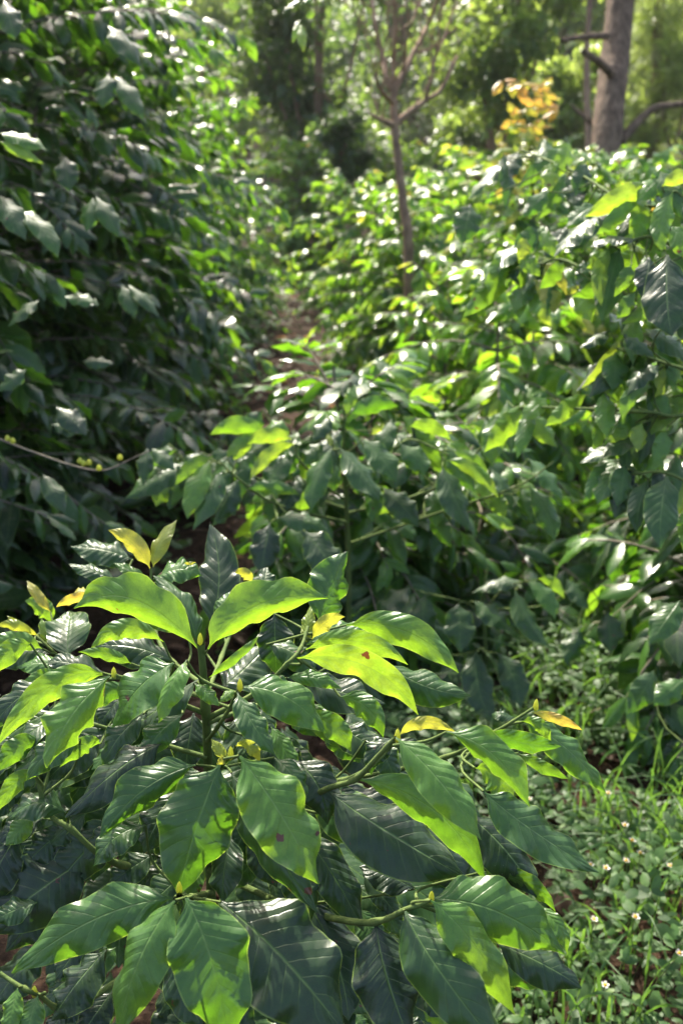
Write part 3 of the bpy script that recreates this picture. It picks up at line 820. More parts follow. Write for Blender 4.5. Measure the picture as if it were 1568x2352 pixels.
RB = [([(1120,1640,3.0),(1115,1500,2.9),(1110,1380,2.82),(1120,1300,2.8)], .008, .003),
      ([(1112,1400,2.84),(1160,1350,2.7),(1212,1332,2.62)], .003, .0016),
      ([(1112,1420,2.84),(1080,1390,2.72),(1050,1378,2.66),(975,1362,2.7)], .003, .0016),
      ([(1115,1500,2.9),(1110,1490,2.75),(1095,1492,2.68)], .003, .0016),
      ([(1113,1400,2.84),(1250,1390,2.84),(1330,1340,2.82),(1395,1400,2.8)], .003, .0016)]
bx, by = .45, 3.0
root = empty('coffee_shrub', (bx, by, float(ground_z(bx, by))))
tag(root, 'small shaded coffee shrub with limp dark leaves above the weedy gap', 'shrub', 'coffee shrubs')
build_hand_plant(root, RB, RLOW, 500, M_LEAF, np.array([bx, by, 0.0]), nt=14, nu=6)
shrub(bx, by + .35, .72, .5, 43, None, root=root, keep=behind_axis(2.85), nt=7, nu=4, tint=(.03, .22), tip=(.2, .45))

REDGE = [
 (1509,492,1464,564,46,1.95,.6,dict(m=(1470,520),a=62)), (1545,440,1520,576,50,1.9,.52,dict(m=(1520,510),a=60)),
 (1392,571,1346,617,28,1.95,.58,dict(a=62)), (1402,567,1381,704,40,1.95,.56,dict(m=(1378,630),a=60)),
 (1424,567,1380,738,64,1.97,.24,dict(m=(1400,650),a=50)), (1462,552,1354,568,34,1.9,.08,dict(m=(1405,546),a=18)),
 (1449,608,1409,682,34,1.9,.5,dict(a=60)), (1458,672,1415,734,38,1.9,.48,dict(a=58)),
 (1531,584,1542,772,112,1.75,.02,dict(m=(1530,680),a=22,b=-10)), (1490,590,1475,690,56,1.85,.06,dict(a=40)),
 (1224,642,1271,720,48,2.2,.80,dict(m=(1262,675),a=62,wave=.02)), (1243,608,1300,679,30,2.2,.84,dict(m=(1280,630),a=60)),
 (1330,655,1298,678,16,2.2,.8,dict(a=60)), (1190,580,1240,634,40,2.2,.5,dict(a=62)),
 (1520,428,1600,400,34,1.9,.7,dict(m=(1560,405),a=60)), (1540,520,1600,600,60,1.85,.4,dict(a=55)),
 (1412,808,1406,896,64,2.0,.24,dict(a=62)), (1515,838,1438,909,40,1.95,.1,dict(m=(1470,858),a=8)),
 (1498,888,1428,964,40,1.95,.42,dict(m=(1450,910),a=45)), (1473,971,1461,1039,48,1.95,.62,dict(a=64)),
 (1530,990,1500,1060,40,1.95,.5,dict(a=60)), (1532,1092,1516,1260,78,1.9,.22,dict(m=(1518,1170),a=36)),
 (1488,1100,1461,1222,54,1.95,.16,dict(m=(1468,1160),a=40)), (1450,1090,1410,1190,60,2.0,.06,dict(a=30)),
 (1400,760,1330,800,50,2.05,.08,dict(a=20)), (1300,520,1250,600,44,2.3,.1,dict(a=40)), (1080,470,1060,560,70,2.5,.1,dict(a=50)),
 (1260,440,1200,500,40,2.3,.3,dict(a=40)), (1370,470,1300,520,44,2.1,.3,dict(a=35)), (1345,375,1320,450,46,2.3,.12,dict(a=45)),
 (1190,350,1150,420,50,2.6,.12,dict(a=14)), (1250,520,1225,580,40,2.3,.4,dict(a=60)),
 (1560,700,1590,800,60,1.8,.1,dict()), (1430,770,1500,820,50,1.9,.1,dict()),
 (1560,1380,1490,1480,60,2.1,.2,dict()), (1500,1540,1440,1640,60,2.3,.2,dict(a=50)), (1568,1560,1500,1620,60,2.2,.3,dict(a=40)),
]
EB = [([(1750,2300,2.1),(1720,1700,2.05),(1700,1200,2.0),(1660,700,1.98),(1640,420,1.98)], .014, .004),
      ([(1680,700,1.98),(1590,600,1.92),(1500,545,1.92),(1430,560,1.93),(1395,568,1.95)], .005, .002),
      ([(1660,640,1.98),(1590,500,1.92),(1550,440,1.9),(1512,486,1.94)], .005, .002),
      ([(1700,1150,2.0),(1600,975,1.95),(1530,955,1.95),(1470,945,1.96),(1250,935,2.1),(1180,935,2.3)], .0045, .0018),
      ([(1700,1300,2.0),(1620,1150,1.92),(1535,1088,1.9),(1450,1088,1.98)], .0045, .002),
      ([(1690,1000,2.0),(1600,870,1.95),(1520,832,1.95),(1415,800,2.0)], .0045, .002),
      ([(1680,800,2.0),(1480,700,2.0),(1300,600,2.15),(1235,606,2.2),(1190,575,2.2)], .0045, .002),
      ([(1650,600,2.0),(1450,480,2.1),(1330,400,2.3),(1200,345,2.6)], .0045, .002)]
ex, ey = P(1750, 2300, 2.1)[0], 1.75
root = empty('coffee_shrub', (ex, ey, float(ground_z(ex, ey))))
tag(root, 'tall coffee shrub reaching in from the right edge with big grey and lime leaves', 'shrub', 'coffee shrubs')
rs = np.random.default_rng(17)
for _ in range(150):
    sp_e = branch_poly(EB[rs.integers(1, len(EB))][0]); q = sp_e[rs.integers(4, len(sp_e))] + rs.normal(0, .035, 3) + np.array([0, .08, 0])
    dq = (q - CAMP) @ FWD; x = 784 + q[0] / dq * FPX; y = 1176 - (q - CAMP) @ UPV / dq * FPX
    if x > 1640: continue
    glow = rs.random() < (.55 if y < 1000 else .3)
    REDGE.append((x, y, x + rs.normal(-20, 55), y + rs.uniform(50, 130), rs.uniform(34, 56), dq, rs.uniform(.35, .65) if glow else rs.uniform(.02, .3), dict(a=rs.uniform(46, 60) if glow else rs.uniform(5, 40), b=rs.normal(0, 25))))
build_hand_plant(root, EB, REDGE, 700, M_LEAF, np.array([ex, ey, 0.0]), nt=14, nu=6)

# ------------------------------------------------------------------ rows of shrubs
LEFT = [  # x, y, h, r, label
 (-1.62, 2.85, 2.40, .88, 'dark shaded coffee shrub filling the left edge, closest of the tall row'),
 (-1.55, 3.85, 2.60, 1.12, 'dark coffee shrub second in the tall row left of the path'),
 (-1.50, 4.85, 2.80, 1.12, 'coffee shrub third in the tall left row, lime leaves on its right shoulder'),
 (-1.52, 5.85, 2.75, .88, 'coffee shrub fourth in the tall left row, speckled with sun glints'),
 (-1.50, 6.90, 2.60, .88, 'coffee shrub fifth in the tall left row, where the row top drops'),
 (-1.48, 8.00, 2.45, .88, 'coffee shrub sixth along the left row, sunlit beside the brown path'),
 (-1.45, 9.20, 2.25, .95, 'coffee shrub near the far end of the left row'),
 (-1.55, 10.8, 1.85, .92, 'last low coffee shrub of the left row where the path ends'),
]
for n, (x, y, h, r, lab) in enumerate(LEFT):
    near = n < 3
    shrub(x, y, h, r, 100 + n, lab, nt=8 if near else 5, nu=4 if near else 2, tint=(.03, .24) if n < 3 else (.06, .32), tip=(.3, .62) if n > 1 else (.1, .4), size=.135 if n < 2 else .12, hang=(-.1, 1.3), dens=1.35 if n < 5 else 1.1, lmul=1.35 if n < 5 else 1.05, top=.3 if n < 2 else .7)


RIGHT = [
 (.72, 4.1, 1.05, .60, 'coffee shrub behind the low one, speckled bright green and white', .5),
 (1.75, 3.4, 1.28, .72, 'bushy coffee shrub behind the right edge branches', .5),
 (.60, 5.1, .98, .62, 'rounded coffee shrub beside the path with lime topped dome', .6),
 (1.75, 4.9, 1.34, .78, 'coffee shrub in the middle of the sunny right block', .6),
 (.50, 7.3, 1.20, .70, 'sunlit coffee shrub directly behind the bare tree trunk', .6),
 (1.65, 6.3, 1.50, .80, 'coffee shrub behind the orange tipped young one', .6),
 (2.95, 4.3, 1.45, .80, 'coffee shrub standing far right below the pine trunk', .6),
 (2.90, 6.0, 1.52, .85, 'tall sunlit coffee shrub right in front of the pine', .6),
 (.80, 8.6, 1.32, .75, 'second coffee shrub behind the bare tree', .6),
 (1.80, 8.0, 1.50, .80, 'coffee shrub between the bare tree and the pine', .6),
 (3.30, 7.8, 1.60, .85, 'coffee shrub hiding the base of the pine trunk', .6),
 (.20, 10.3, 1.30, .80, 'far coffee shrub closing the end of the path', .6),
 (1.40, 10.0, 1.45, .85, 'far coffee shrub beyond the bare tree', .6),
 (2.70, 10.2, 1.55, .85, 'far coffee shrub in the last sunny row', .6),
 (4.30, 6.6, 1.6, .85, 'coffee shrub at the right side below pale green pine foliage', .6),
 (-.45, 13.4, 1.6, .85, 'small leaved coffee shrub sparkling beneath the dark tree', .6),
]
RIGHT += [
 (1.0, 12.4, 1.55, .85, 'far coffee shrub past the bare tree, low and hazy', .6),
 (2.3, 12.6, 1.6, .9, 'far coffee shrub just left of the thin trunk', .6),
 (4.2, 9.6, 1.7, .9, 'far coffee shrub to the right of the pine base', .6),
 (1.32, 3.0, .95, .62, 'shaded coffee shrub at the lower right edge above the weeds', .3),
 (1.08, 2.55, .62, .45, 'small coffee shrub in the weeds at the right edge', .3)]
for n, (x, y, h, r, lab, tp) in enumerate(RIGHT):
    near = y < 4.5
    shrub(x, y, h, r, 200 + n, lab, nt=6 if near else 4, nu=4 if near else 2, tint=(.22, .62) if y > 3.1 else (.03, .25), tip=(.45, .72) if y > 3.1 else (.25, .5), hang=(.2, 1.35), size=.14 if near else .112, dens=1.3 if near else 1.7, lmul=1.2 if near else 1.45, top=.5, young=.07)  # brighter tint puts the sunlit look of the bank into leaf colour

# young shrub with a tall shoot of orange and yellow leaves
rs = np.random.default_rng(8)
OS = []
for (x, y, n_) in [(1165, 195, 4), (1200, 200, 6), (1245, 212, 6), (1215, 240, 7), (1270, 245, 5), (1180, 268, 5), (1225, 285, 5), (1140, 335, 4), (1215, 320, 5), (1180, 345, 5), (1075, 362, 4), (1240, 350, 5), (1150, 400, 6), (1300, 400, 5), (1190, 300, 5), (1230, 320, 6), (1200, 390, 7), (1250, 400, 6), (1110, 380, 5), (1180, 430, 6)]:
    for q in range(int(n_ * 1.5)):
        a_ = rs.uniform(0, 6.28); x0, y0 = x + rs.normal(0, 9), y + rs.normal(0, 7); L_ = rs.uniform(28, 52)
        OS.append((x0, y0, x0 + L_ * math.cos(a_), y0 + L_ * .7 * math.sin(a_) + 5, rs.uniform(15, 22), 5.2 + rs.normal(0, .08), rs.uniform(.9, 1.02) if y < 300 else rs.uniform(.55, 1.0), dict(a=rs.uniform(10, 70), k=0)))
OB = [([(1225, 560, 5.3), (1222, 420, 5.25), (1216, 300, 5.2), (1215, 190, 5.2)], .012, .003), ([(1222, 330, 5.22), (1245, 280, 5.2), (1270, 240, 5.2)], .004, .002), ([(1220, 300, 5.2), (1190, 240, 5.2), (1165, 195, 5.2)], .004, .002),
      ([(1222, 430, 5.25), (1150, 380, 5.2), (1075, 360, 5.2)], .004, .002), ([(1222, 430, 5.25), (1260, 380, 5.2), (1310, 390, 5.2)], .004, .002)]
pb = P(1225, 560, 5.3); b_ = np.array([pb[0], pb[1] + .1, float(ground_z(pb[0], pb[1]))])
root = empty('coffee_shrub', b_)
tag(root, 'young coffee shrub whose tall orange and yellow shoot rises left of the pine', 'shrub', 'coffee shrubs')
build_hand_plant(root, OB, OS, 900, M_LEAF, b_, nt=5, nu=4)
shrub(b_[0], b_[1], 1.45, .6, 260, None, root=root, nt=4, nu=2, tint=(.2, .5), tip=(.5, .95), dens=1.2)

# ------------------------------------------------------------------ trees
def tree_crown(name, root, centres, n, size, seed, tint=(.2, .6), mat=None, needle=False, drop=.3, clump=.22):
    rng = np.random.default_rng(seed)
    centres = np.asarray(centres, float)
    nc = max(30, n // 26)
    ci = rng.choice(len(centres), nc, p=(centres[:, 3] ** 2) / (centres[:, 3] ** 2).sum())
    dirs = norm(rng.normal(0, 1, (nc, 3)))
    rad = centres[ci, 3] * rng.uniform(.35, 1.0, nc) ** .6
    cc = centres[ci, :3] + dirs * rad[:, None] * np.array([1, 1, .8])
    k = rng.integers(0, nc, n)
    spread = clump * centres[ci, 3].mean() * rng.uniform(.6, 1.5, nc)
    B = cc[k] + rng.normal(0, 1, (n, 3)) * spread[k][:, None] * np.array([1, 1, .6])
    dv = rng.normal(0, 1, (n, 3)); dv[:, 2] -= drop * 2; dv = norm(dv)
    ln = size * rng.uniform(.6, 1.3, n)
    H = norm(np.array([0, 0, 1.0]) + rng.normal(0, .5, (n, 3)))
    E = B + dv * ln[:, None]; M = (B + E) / 2 + np.array([0, 0, .06]) * ln[:, None]
    cl_t = rng.uniform(*tint, nc)[k]
    v, f, at = leaf_arrays(B, M, E, H, ln * (.10 if needle else .45), cl_t, rng, nt=2 if needle else 3, nu=2, fold=15, wave=.03, profile=(lambda t: np.interp(t, [0, .3, 1], [.6, 1, .1])) if needle else prof)
    under(mesh_obj(name, v, f, mat or M_TREE, at), root)


def recurse(p, d, L, r, depth, rng, out, spread=.5, up=.15):
    n = 5; pts = [p]; q = p.copy(); dd = d.copy()
    for i in range(n):
        dd = norm(dd + rng.normal(0, .13, 3) + np.array([0, 0, up * .3])); q = q + dd * L / n; pts.append(q.copy())
    out.append((np.array(pts), r, r * .6))
    if depth <= 0: return
    for k in range(rng.integers(2, 4)):
        ax = norm(np.cross(dd, rng.normal(0, 1, 3)))
        nd_ = norm(dd + ax * rng.uniform(.3, 1) * spread * 1.4)
        recurse(pts[rng.integers(2, n + 1)], nd_, L * rng.uniform(.55, .8), r * .6, depth - 1, rng, out, spread, up)


def limb_tubes(out, sides=6): return [tube(p, np.linspace(r0, r1, len(p)), sides) for p, r0, r1 in out]


# pine
PD = 9.2
pb = P(1383, 400, PD); base = np.array([pb[0] - .03, pb[1], float(ground_z(pb[0], pb[1])) - .1])
axis_top = P(1427, -20, PD + .25); dirn = norm(axis_top - pb)
pts = [base, pb, P(1404, 200, PD + .1), axis_top, axis_top + dirn * 3.2 + np.array([.05, .1, 1.5]), axis_top + np.array([.1, .2, 8.5])]
sp = spline(pts, 60); rng = np.random.default_rng(3)
rr = np.interp(sp[:, 2], [0, 1.4, 3.4, 11], [.17, .142, .128, .05])
root = empty('pine_tree', (base[0], base[1], float(ground_z(base[0], base[1]))))
tag(root, 'tall pine with straight grey brown trunk and broken side limbs above the shrubs', 'tree')
v, f = tube(sp, rr, 20, .035, rng); trunk = under(mesh_obj('trunk', v, f, M_PINE), root)
for pl, r0, r1 in [([(1395, 82, PD), (1345, 84, PD - .05), (1290, 92, PD - .1)], .038, .022), ([(1405, 172, PD), (1372, 140, PD - .3), (1338, 120, PD - .5)], .045, .028),
                   ([(1425, 322, PD), (1455, 290, PD), (1500, 250, PD), (1575, 238, PD)], .05, .028), ([(1380, 300, PD + .1), (1340, 268, PD + .1), (1310, 240, PD + .1)], .03, .012)]:
    s_ = spline([P(*q) for q in pl], 14); v, f = tube(s_, np.linspace(r0, r1, len(s_)), 9, .03, rng); under(mesh_obj('broken_limb' if pl[0][1] < 200 else 'limb', v, f, M_PINE), root)
tree_crown('crown', root, [(base[0] + .4, base[1] + .5, 11.0, 1.6), (base[0] - .1, base[1] + .2, 12.3, 1.2)], 5000, .22, 9, (.1, .5), needle=True)

# thin trunk behind the pine
d_ = 11.5
pb = P(1349, 380, d_); b2 = np.array([pb[0], pb[1], float(ground_z(pb[0], pb[1]))])
root = empty('slender_tree', b2); tag(root, 'thin brown trunk standing just left of the pine', 'tree')
tp = P(1356, -10, d_)
s_ = spline([b2, pb, P(1346, 180, d_), tp, tp + np.array([.1, 0, 3.5])], 30); v, f = tube(s_, np.linspace(.05, .025, len(s_)), 9, .04, rng)
under(mesh_obj('trunk', v, f, M_GREYW), root)
tree_crown('crown', root, [(tp[0], tp[1] + .3, tp[2] + 3.6, 1.3)], 3000, .09, 10, (.3, .7))

# bare forked tree
BD = 6.2
root_b = P(945, 640, BD); b3 = np.array([root_b[0], root_b[1], float(ground_z(root_b[0], root_b[1])) - .05])
root = empty('bare_tree', b3); tag(root, 'leafless slender tree with forking pale twigs rising behind the shrubs', 'tree')
tr = spline([b3, P(938, 580, BD), P(926, 470, BD), P(914, 370, BD), P(906, 285, BD), P(903, 215, BD)], 24)
v, f = tube(tr, np.linspace(.034, .022, len(tr)), 9, .05, rng); under(mesh_obj('trunk', v, f, M_GREYW), root)
for pl, r0 in [([(906, 288, BD), (880, 278, BD - .1), (850, 262, BD - .2)], .018), ([(906, 290, BD), (935, 262, BD), (975, 232, BD + .05), (1012, 205, BD + .1), (1050, 130, BD + .2)], .02),
               ([(903, 215, BD), (888, 180, BD), (878, 130, BD + .1), (862, 60, BD + .1), (850, -20, BD + .2)], .018), ([(903, 215, BD), (925, 170, BD), (950, 120, BD + .1), (985, 50, BD + .2), (1010, -20, BD)], .018),
               ([(903, 220, BD), (902, 150, BD), (906, 70, BD - .1), (902, -30, BD - .1)], .016), ([(905, 240, BD), (870, 200, BD - .2), (862, 160, BD - .3)], .013),
               ([(925, 170, BD), (932, 110, BD - .1), (925, 60, BD - .1)], .010), ([(975, 232, BD + .05), (990, 180, BD), (1000, 130, BD), (1030, 70, BD)], .012),
               ([(950, 120, BD + .1), (990, 110, BD + .1), (1050, 60, BD)], .009)]:
    s_ = spline([P(*q) for q in pl], 16); ts = [tube(s_, np.linspace(r0 * 1.25, r0 * .5, len(s_)), 7, .05, rng)]
    for k in range(3):
        j = rng.integers(len(s_) // 4, len(s_)); o_ = []
        recurse(s_[j].copy(), norm(np.array([rng.normal(0, .6), rng.normal(0, .4), .9])), rng.uniform(.2, .45), .0055, 1, rng, o_)
        ts += limb_tubes(o_, 5)
    v, f = join_tubes(ts); under(mesh_obj('branch', v, f, M_GREYW), root)


def simple_tree(name, label, px, d, py_lo, py_hi, wpx, n, size, seed, tint, needle=False, group='trees behind the plantation', trunk_r=.1, mat=None, blobs=6):
    """a tree whose crown spans py_lo..py_hi in height and wpx in width at depth d (true size there)"""
    rng = np.random.default_rng(seed)
    c = P(px, (py_lo + py_hi) / 2, d); gz = float(ground_z(c[0], c[1]))
    top = P(px, py_hi, d)[2]; bot = max(gz + .3, P(px, py_lo, d)[2]); wid = wpx / FPX * d / 2
    root = empty(name, (c[0], c[1], gz)); tag(root, label, 'tree', group)
    tr = spline([(c[0], c[1], gz - .1), (c[0] + rng.normal(0, .1), c[1], (gz + bot) / 2 + .2), (c[0] + rng.normal(0, .2), c[1], bot * .3 + top * .7)], 16)
    ts = [tube(tr, np.linspace(trunk_r, trunk_r * .4, len(tr)), 8, .05, rng)]
    cen = []
    for k in range(blobs):
        a_ = rng.uniform(0, 6.28); rr_ = wid * rng.uniform(.2, .75); zz = bot + (top - bot) * (k + .5) / blobs
        cen.append((c[0] + rr_ * math.cos(a_), c[1] + rr_ * math.sin(a_) * .8, zz, min(wid * .6, (top - bot) * .4) * rng.uniform(.7, 1.1)))
        ts.append(tube(spline([tr[rng.integers(5, len(tr))], (np.array(cen[-1][:3]) + tr[8]) / 2, cen[-1][:3]], 8), np.linspace(trunk_r * .4, trunk_r * .12, 9), 6))
    v, f = join_tubes(ts); under(mesh_obj('trunk', v, f, M_GREYW), root)
    tree_crown('crown', root, cen, n, size, seed, tint, needle=needle, mat=mat)
    return root


simple_tree('dark_tree', 'dense dark leaved tree behind the bare one', 730, 13.5, 430, -150, 330, 9000, .13, 31, (.05, .25), trunk_r=.1, blobs=9)
simple_tree('leafy_tree', 'broadleaf tree with yellow green leaves hanging above the orange shoots', 1160, 12.5, 250, -330, 420, 7000, .13, 32, (.3, .75), blobs=9)
simple_tree('pale_tree', 'hazy pale tree showing over the end of the tall left row', 560, 24, 330, -300, 230, 5000, .22, 33, (.5, .9), blobs=7)  # look of sunlit haze put into its light leaf tint
simple_tree('pine_sapling', 'yellow green feathery pine to the right of the big trunk', 1530, 15, 430, -160, 260, 9000, .25, 34, (.7, 1.0), needle=True, blobs=9)
simple_tree('small_tree', 'low grey green tree left of the thin trunk', 1120, 17, 400, 180, 260, 5000, .16, 35, (.3, .6), blobs=7)
simple_tree('small_tree', 'low yellow green tree seen between thin trunk and pine', 1290, 16, 400, 120, 240, 5000, .16, 36, (.6, .9), blobs=7)
simple_tree('dark_tree', 'dark tree with sparkling leaves left of the bare tree', 790, 11.5, 430, 260, 130, 2200, .11, 37, (.0, .2), blobs=5)
rng0 = np.random.default_rng(77)
FAR = ['hazy far tree above the left row', 'hazy far tree behind the dark crown', 'far tree coloured dark as if shadowed, behind the bare twigs', 'far tree between the bare tree and leafy crown', 'far tree behind the leafy crown', 'far sunny tree behind the thin trunk', 'far sunny tree behind the pine trunk', 'far sunny tree at the right edge', 'far tree beyond the left row, almost hidden']
for k, (px, d, tn) in enumerate([(470, 30, (.4, .8)), (690, 28, (.1, .4)), (930, 34, (0, .1)), (1040, 30, (.3, .6)), (1180, 32, (.4, .8)), (1310, 27, (.6, .9)), (1430, 30, (.6, .95)), (1600, 26, (.6, .95)), (250, 26, (.2, .5))]):  # leaf tint carries the light: bright on sunny trees, dark on the shadowed one
    simple_tree('forest_tree', FAR[k], px, d, 480, -420, 330, 5000, .3, 60 + k, tn, trunk_r=.2, blobs=12)

# a solid hillside mass of wood behind everything
n = 60000
X = rng0.uniform(-40, 45, n); Y = rng0.uniform(38, 75, n); Z = ground_z(X, Y) + rng0.uniform(0, 7, n) * (.5 + .5 * np.sin(X * .9) * np.cos(Y * .5))
B = np.stack([X, Y, Z], 1); dv = norm(rng0.normal(0, 1, (n, 3))); E = B + dv * .6
v, f, at = leaf_arrays(B, (B + E) / 2, E, norm(np.array([0, -.3, 1]) + rng0.normal(0, .4, (n, 3))), .35, .25 + .25 * np.sin(X * .5 + Y * .3), rng0, nt=2, nu=2)
o = mesh_obj('far_woods', v, f, M_TREE, at); tag(o, 'distant wooded hillside closing the view', 'woods', kind='stuff')

# overhead tree: unseen crown placed to darken the left row, one twig in view
LT = [(690, 55, 697, 120, 24, 3.0, .62, dict(a=50)), (702, 40, 724, 30, 16, 3.0, .5, dict(a=50)), (688, 45, 672, 100, 15, 3.05, .5, dict(a=50)), (690, 10, 725, -10, 20, 3.0, .3, dict()),
      (688, 0, 650, 30, 20, 3.05, .1, dict()), (690, -20, 650, -50, 24, 3.0, .1, dict())]
tb = np.array([-3.9, 6.6, float(ground_z(-3.9, 6.6))])
root = empty('shade_tree', tb); tag(root, 'tree above the left row, unseen crown placed for shade, lime leaved twig hanging at the top', 'tree')
TB = [([(690, 52, 3.0), (692, -40, 3.0), (640, -500, 3.2)], .002, .004)]
o_, pl_ = build_hand_plant(root, TB, LT, 950, M_LEAF, None, nt=12, nu=6)
o_[0].name = 'hanging_twig'
tr = spline([tb - np.array([0, 0, .1]), tb + np.array([.1, 0, 2.2]), tb + np.array([.3, -.1, 4.2]), tb + np.array([.6, -.3, 5.6])], 24)
end = pl_[0][-1]
ts = [tube(tr, np.linspace(.10, .04, len(tr)), 10, .04, rng)] + [tube(spline([tr[14], (tr[14] + np.array(c)) / 2 + np.array([0, 0, .2]), c], 10), np.linspace(.04, .01, 11)[:len(spline([tr[14], tr[15], c], 10))], 7) for c in [(-3.3, 6.3, 5.9), (-3.5, 8.0, 6.0), (-4.4, 6.0, 6.0)]]
ts.append(tube(spline([tr[16], (-2.6, 5.4, 5.2), (-1.2, 4.0, 4.2), end], 18), np.linspace(.03, .004, len(spline([tr[16], (-2.6, 5.4, 5.2), (-1.2, 4.0, 4.2), end], 18))), 7))
v, f = join_tubes(ts); under(mesh_obj('trunk', v, f, M_GREYW), root)
tree_crown('crown', root, [(-3.4, 6.3, 5.9, 1.0), (-3.6, 8.0, 6.1, 1.1), (-4.5, 6.2, 6.1, 1.1)], 7000, .12, 44, (.1, .5))

# a bare brown branch with green berries reaching out of the left row
bsp = spline([P(-60, 985, 2.3), P(60, 1032, 2.3), P(170, 1070, 2.28), P(240, 1080, 2.26), P(300, 1055, 2.25), P(345, 1035, 2.25)], 24)
lroot = [o for o in COL.objects if o.name.startswith('coffee_shrub') and 'closest of the tall row' in o.get('label', '')][0]
v, f = tube(bsp, np.linspace(.0028, .0014, len(bsp)), 6); bo = under(mesh_obj('branch', v, f, M_WOOD), lroot)
for (x, y) in [(184, 1058), (193, 1064), (205, 1062), (228, 1074), (276, 1050), (18, 1006), (30, 1012)]:
    v, f = ellipsoid(P(x, y, 2.25), (0, 0, 1), .006, .0075); o = mesh_obj('berry', v, f, M_BUD); o.parent = bo
LL = [(250, 170, 235, 248, 62, 2.7, .14, dict(a=30)), (265, 175, 330, 275, 46, 2.7, .16, dict(a=30)), (250, 60, 322, 152, 54, 2.8, .1, {}), (10, 0, 35, 92, 60, 2.4, .1, {}), (0, 305, 108, 345, 40, 2.3, .45, dict(a=30)), (0, 325, 100, 376, 26, 2.3, .5, dict(a=50)),
      (0, 450, 60, 552, 56, 2.3, .12, {}), (40, 480, 134, 592, 44, 2.3, .16, dict(m=(100, 525))), (215, 455, 200, 532, 48, 2.7, .2, dict(a=35)), (222, 452, 274, 545, 46, 2.7, .2, dict(a=35)), (280, 655, 310, 730, 38, 2.7, .18, {}), (295, 655, 366, 728, 30, 2.7, .2, {}),
      (150, 680, 228, 700, 34, 2.6, .3, dict(a=30)), (150, 360, 160, 440, 54, 2.8, .05, {}), (190, 830, 260, 835, 40, 2.6, .12, {}), (90, 690, 20, 750, 40, 2.4, .06, {}), (60, 850, 0, 900, 50, 2.3, .08, {}), (130, 935, 200, 1000, 50, 2.3, .06, {}), (120, 975, 205, 990, 44, 2.3, .1, {}),
      (350, 1030, 400, 1080, 36, 2.3, .2, {}), (340, 1030, 330, 1110, 40, 2.35, .06, {}), (100, 1090, 150, 1180, 44, 2.3, .1, {})]
for i_, L in enumerate(LL):
    (v, f, at), Bp = hand_leaf(*L[:7], nt=12, nu=6, seed=i_, **L[7]); lo = mesh_obj('leaf', v, f, M_LEAF, at); lo.parent = bo

# ------------------------------------------------------------------ undergrowth
def patch_density(x, y): return ((x > .18) & (x < 2.2) & (y > 1.2) & (y < 4.6)) | ((x > -.7) & (x < .1) & (y > 4.0) & (y < 12.0))


rw = np.random.default_rng(99)
n = 30000
X = rw.uniform(.1, 2.4, n); Y = rw.uniform(1.3, 4.2, n)
clus = np.sin(X * 9 + 1.3) * np.sin(Y * 8) + np.sin(X * 23 + Y * 17) * .5 + rw.normal(0, .6, n)
ok = clus > -.7; X, Y = X[ok], Y[ok]; n = len(X)
Z = ground_z(X, Y) + rw.uniform(.02, .26, n) * (.55 + .45 * np.sin(X * 7) * np.cos(Y * 6))
B = np.stack([X, Y, Z], 1); az = rw.uniform(0, 6.28, n); ln = rw.uniform(.016, .046, n)
dv = norm(np.stack([np.cos(az), np.sin(az), rw.uniform(-.5, .4, n)], 1)); E = B + dv * ln[:, None]
H = norm(np.array([0, -.25, 1.0]) + rw.normal(0, .3, (n, 3)))
v, f, at = leaf_arrays(B, (B + E) / 2 + H * ln[:, None] * .08, E, H, ln * rw.uniform(.35, .62, n), rw.uniform(0, .6, n), rw, nt=5, nu=2, fold=8)
o = mesh_obj('weeds', v, f, M_WEED, at); tag(o, 'low broad leaved weeds covering the ground at the lower right', 'weeds', kind='stuff')
# sparse weeds on the path
n = 4500
X = rw.uniform(-1.0, .6, n); Y = rw.uniform(3.2, 13, n); keep = (np.abs(X + .35) > .16 + .12 * rw.random(n)) | (rw.random(n) < .15); X, Y = X[keep], Y[keep]; n = len(X)
B = np.stack([X, Y, ground_z(X, Y) + rw.uniform(.01, .12, n)], 1); az = rw.uniform(0, 6.28, n); ln = rw.uniform(.03, .07, n)
dv = norm(np.stack([np.cos(az), np.sin(az), rw.uniform(-.3, .5, n)], 1)); E = B + dv * ln[:, None]
v, f, at = leaf_arrays(B, (B + E) / 2, E, norm(np.array([0, -.25, 1.0]) + rw.normal(0, .3, (n, 3))), ln * .5, rw.uniform(0, .6, n), rw, nt=3, nu=2, fold=8)
o = mesh_obj('path_weeds', v, f, M_WEED, at); tag(o, 'short weeds along both sides of the brown path', 'weeds', kind='stuff')
# grass
n = 2600
X = rw.uniform(.25, 1.6, n); Y = rw.uniform(1.35, 3.4, n); cl = np.sin(X * 11) * np.cos(Y * 7) + rw.normal(0, .5, n) > .0; X, Y = X[cl], Y[cl]; n = len(X)
B = np.stack([X, Y, ground_z(X, Y)], 1); az = rw.uniform(0, 6.28, n); ln = rw.uniform(.12, .34, n)
out = np.stack([np.cos(az), np.sin(az), np.zeros(n)], 1) * rw.uniform(.15, .9, n)[:, None]
E = B + (out + np.array([0, 0, 1]) * rw.uniform(.35, .95, n)[:, None]) * ln[:, None]
M = B + (out * .25 + np.array([0, 0, .62])) * ln[:, None]
v, f, at = leaf_arrays(B, M, E, out + np.array([0, -.2, .6]), rw.uniform(.004, .010, n), rw.uniform(.15, .5, n), rw, nt=7, nu=2, fold=10, wave=0, profile=lambda t: np.interp(t, [0, .2, .6, 1], [.6, 1, .8, .02]))
o = mesh_obj('grass', v, f, M_WEED, at); tag(o, 'arching light green grass blades at the lower right', 'grass', kind='stuff')
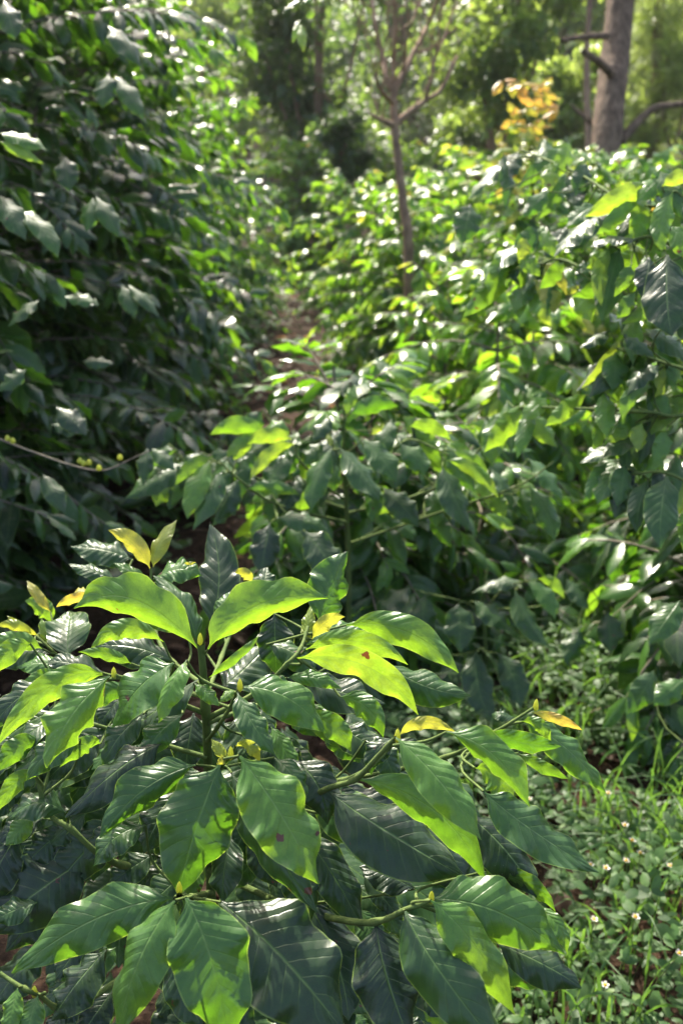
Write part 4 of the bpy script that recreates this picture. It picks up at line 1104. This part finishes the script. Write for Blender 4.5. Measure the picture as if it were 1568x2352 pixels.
# litter
n = 2600
X = rw.uniform(-2.4, 2.6, n); Y = rw.uniform(.9, 13, n); B = np.stack([X, Y, ground_z(X, Y) + .006], 1); az = rw.uniform(0, 6.28, n); ln = rw.uniform(.05, .12, n)
dv = norm(np.stack([np.cos(az), np.sin(az), rw.normal(0, .12, n)], 1)); E = B + dv * ln[:, None] + np.array([0, 0, .004])
v, f, at = leaf_arrays(B, (B + E) / 2 + np.array([0, 0, .012]), E, norm(np.array([0, 0, 1.0]) + rw.normal(0, .25, (n, 3))), ln * .42, .5, rw, nt=4, nu=2, fold=20)
o = mesh_obj('fallen_leaves', v, f, M_LITTER, at); tag(o, 'dry brown fallen leaves lying on the soil', 'leaf litter', kind='stuff')

# weed stalks with small daisies
FL = [(1328,1985),(1352,1965),(1390,1972),(1240,1840),(1395,1880),(1446,1982),(1512,1990),(1418,2085),(1488,2160),(1255,2255),(1380,2240),(1410,1950),(1268,1930),(1335,2105),(1235,2312),(1388,1836)]
WHERE = ['beside the tip of the long drooping leaf', 'in the middle of the weeds']
proto = None
for k, (x, y) in enumerate(FL):
    # ray to a height of about 0.2 m
    dr = P(x, y, 1.0) - CAMP; s = (CAM_H - (.16 + .10 * ((k * 37) % 10) / 10)) / -dr[2]; p = CAMP + dr * s
    gz = float(ground_z(p[0], p[1]))
    if proto is None:
        proto = empty('wild_daisy', (0, 0, 0))
        s_ = spline([(0, 0, 0), (.012, .004, .10), (0, 0, .2)], 10); v, f = tube(s_, np.linspace(.0015, .0009, len(s_)), 5); v[:, 2] += 0
        st = mesh_obj('stem', v, f, M_STEMG); st.parent = proto
        a_ = np.arange(5) * 2 * np.pi / 5; B = np.stack([np.cos(a_) * .002, np.sin(a_) * .002, np.full(5, .2)], 1); E = np.stack([np.cos(a_) * .0075, np.sin(a_) * .0075, np.full(5, .203)], 1)
        v, f, at = leaf_arrays(B, (B + E) / 2, E, np.tile([0, 0, 1.0], (5, 1)), .005, .5, np.random.default_rng(1), nt=4, nu=2, fold=0, foldv=2, wave=0, profile=lambda t: np.interp(t, [0, .3, .8, 1], [.5, .9, 1, .5]))
        pe = mesh_obj('petals', v, f, M_PETAL); pe.parent = proto
        v, f = ellipsoid((0, 0, .202), (0, 0, 1), .0035, .003); di = mesh_obj('flower_centre', v, f, M_DISC); di.parent = proto
        o = proto
    else:
        o = proto.copy(); COL.objects.link(o)
        for ch in proto.children:
            c = ch.copy(); COL.objects.link(c); c.parent = o
    hh = (p[2] - gz) / .2
    o.location = (p[0], p[1], gz); o.scale = (1, 1, hh); o.rotation_euler = (.2 * math.sin(k), .15 * math.cos(k * 2), k)
    tag(o, 'tiny white daisy with yellow centre on a thin stalk among the weeds', 'flower', 'wild daisies in the weeds')

# ------------------------------------------------------------------ haze
hm, nd, lk = mat_new('air')
pv = nd.new('ShaderNodeVolumePrincipled'); pv.inputs['Color'].default_value = (.86, .90, .95, 1); pv.inputs['Density'].default_value = .0005; pv.inputs['Anisotropy'].default_value = .35
out = nd.new('ShaderNodeOutputMaterial'); lk.new(pv.outputs[0], out.inputs['Volume'])
x0, x1, y0, y1, z0, z1 = -121, 121, -31, 171, -2.5, 45
hv = [(x, y, z) for x in (x0, x1) for y in (y0, y1) for z in (z0, z1)]
hz = mesh_obj('haze', hv, [(0, 1, 3, 2), (4, 6, 7, 5), (0, 4, 5, 1), (2, 3, 7, 6), (0, 2, 6, 4), (1, 5, 7, 3)], hm, smooth=False)
tag(hz, 'thin sunlit morning haze hanging among the trees', 'haze', kind='stuff')
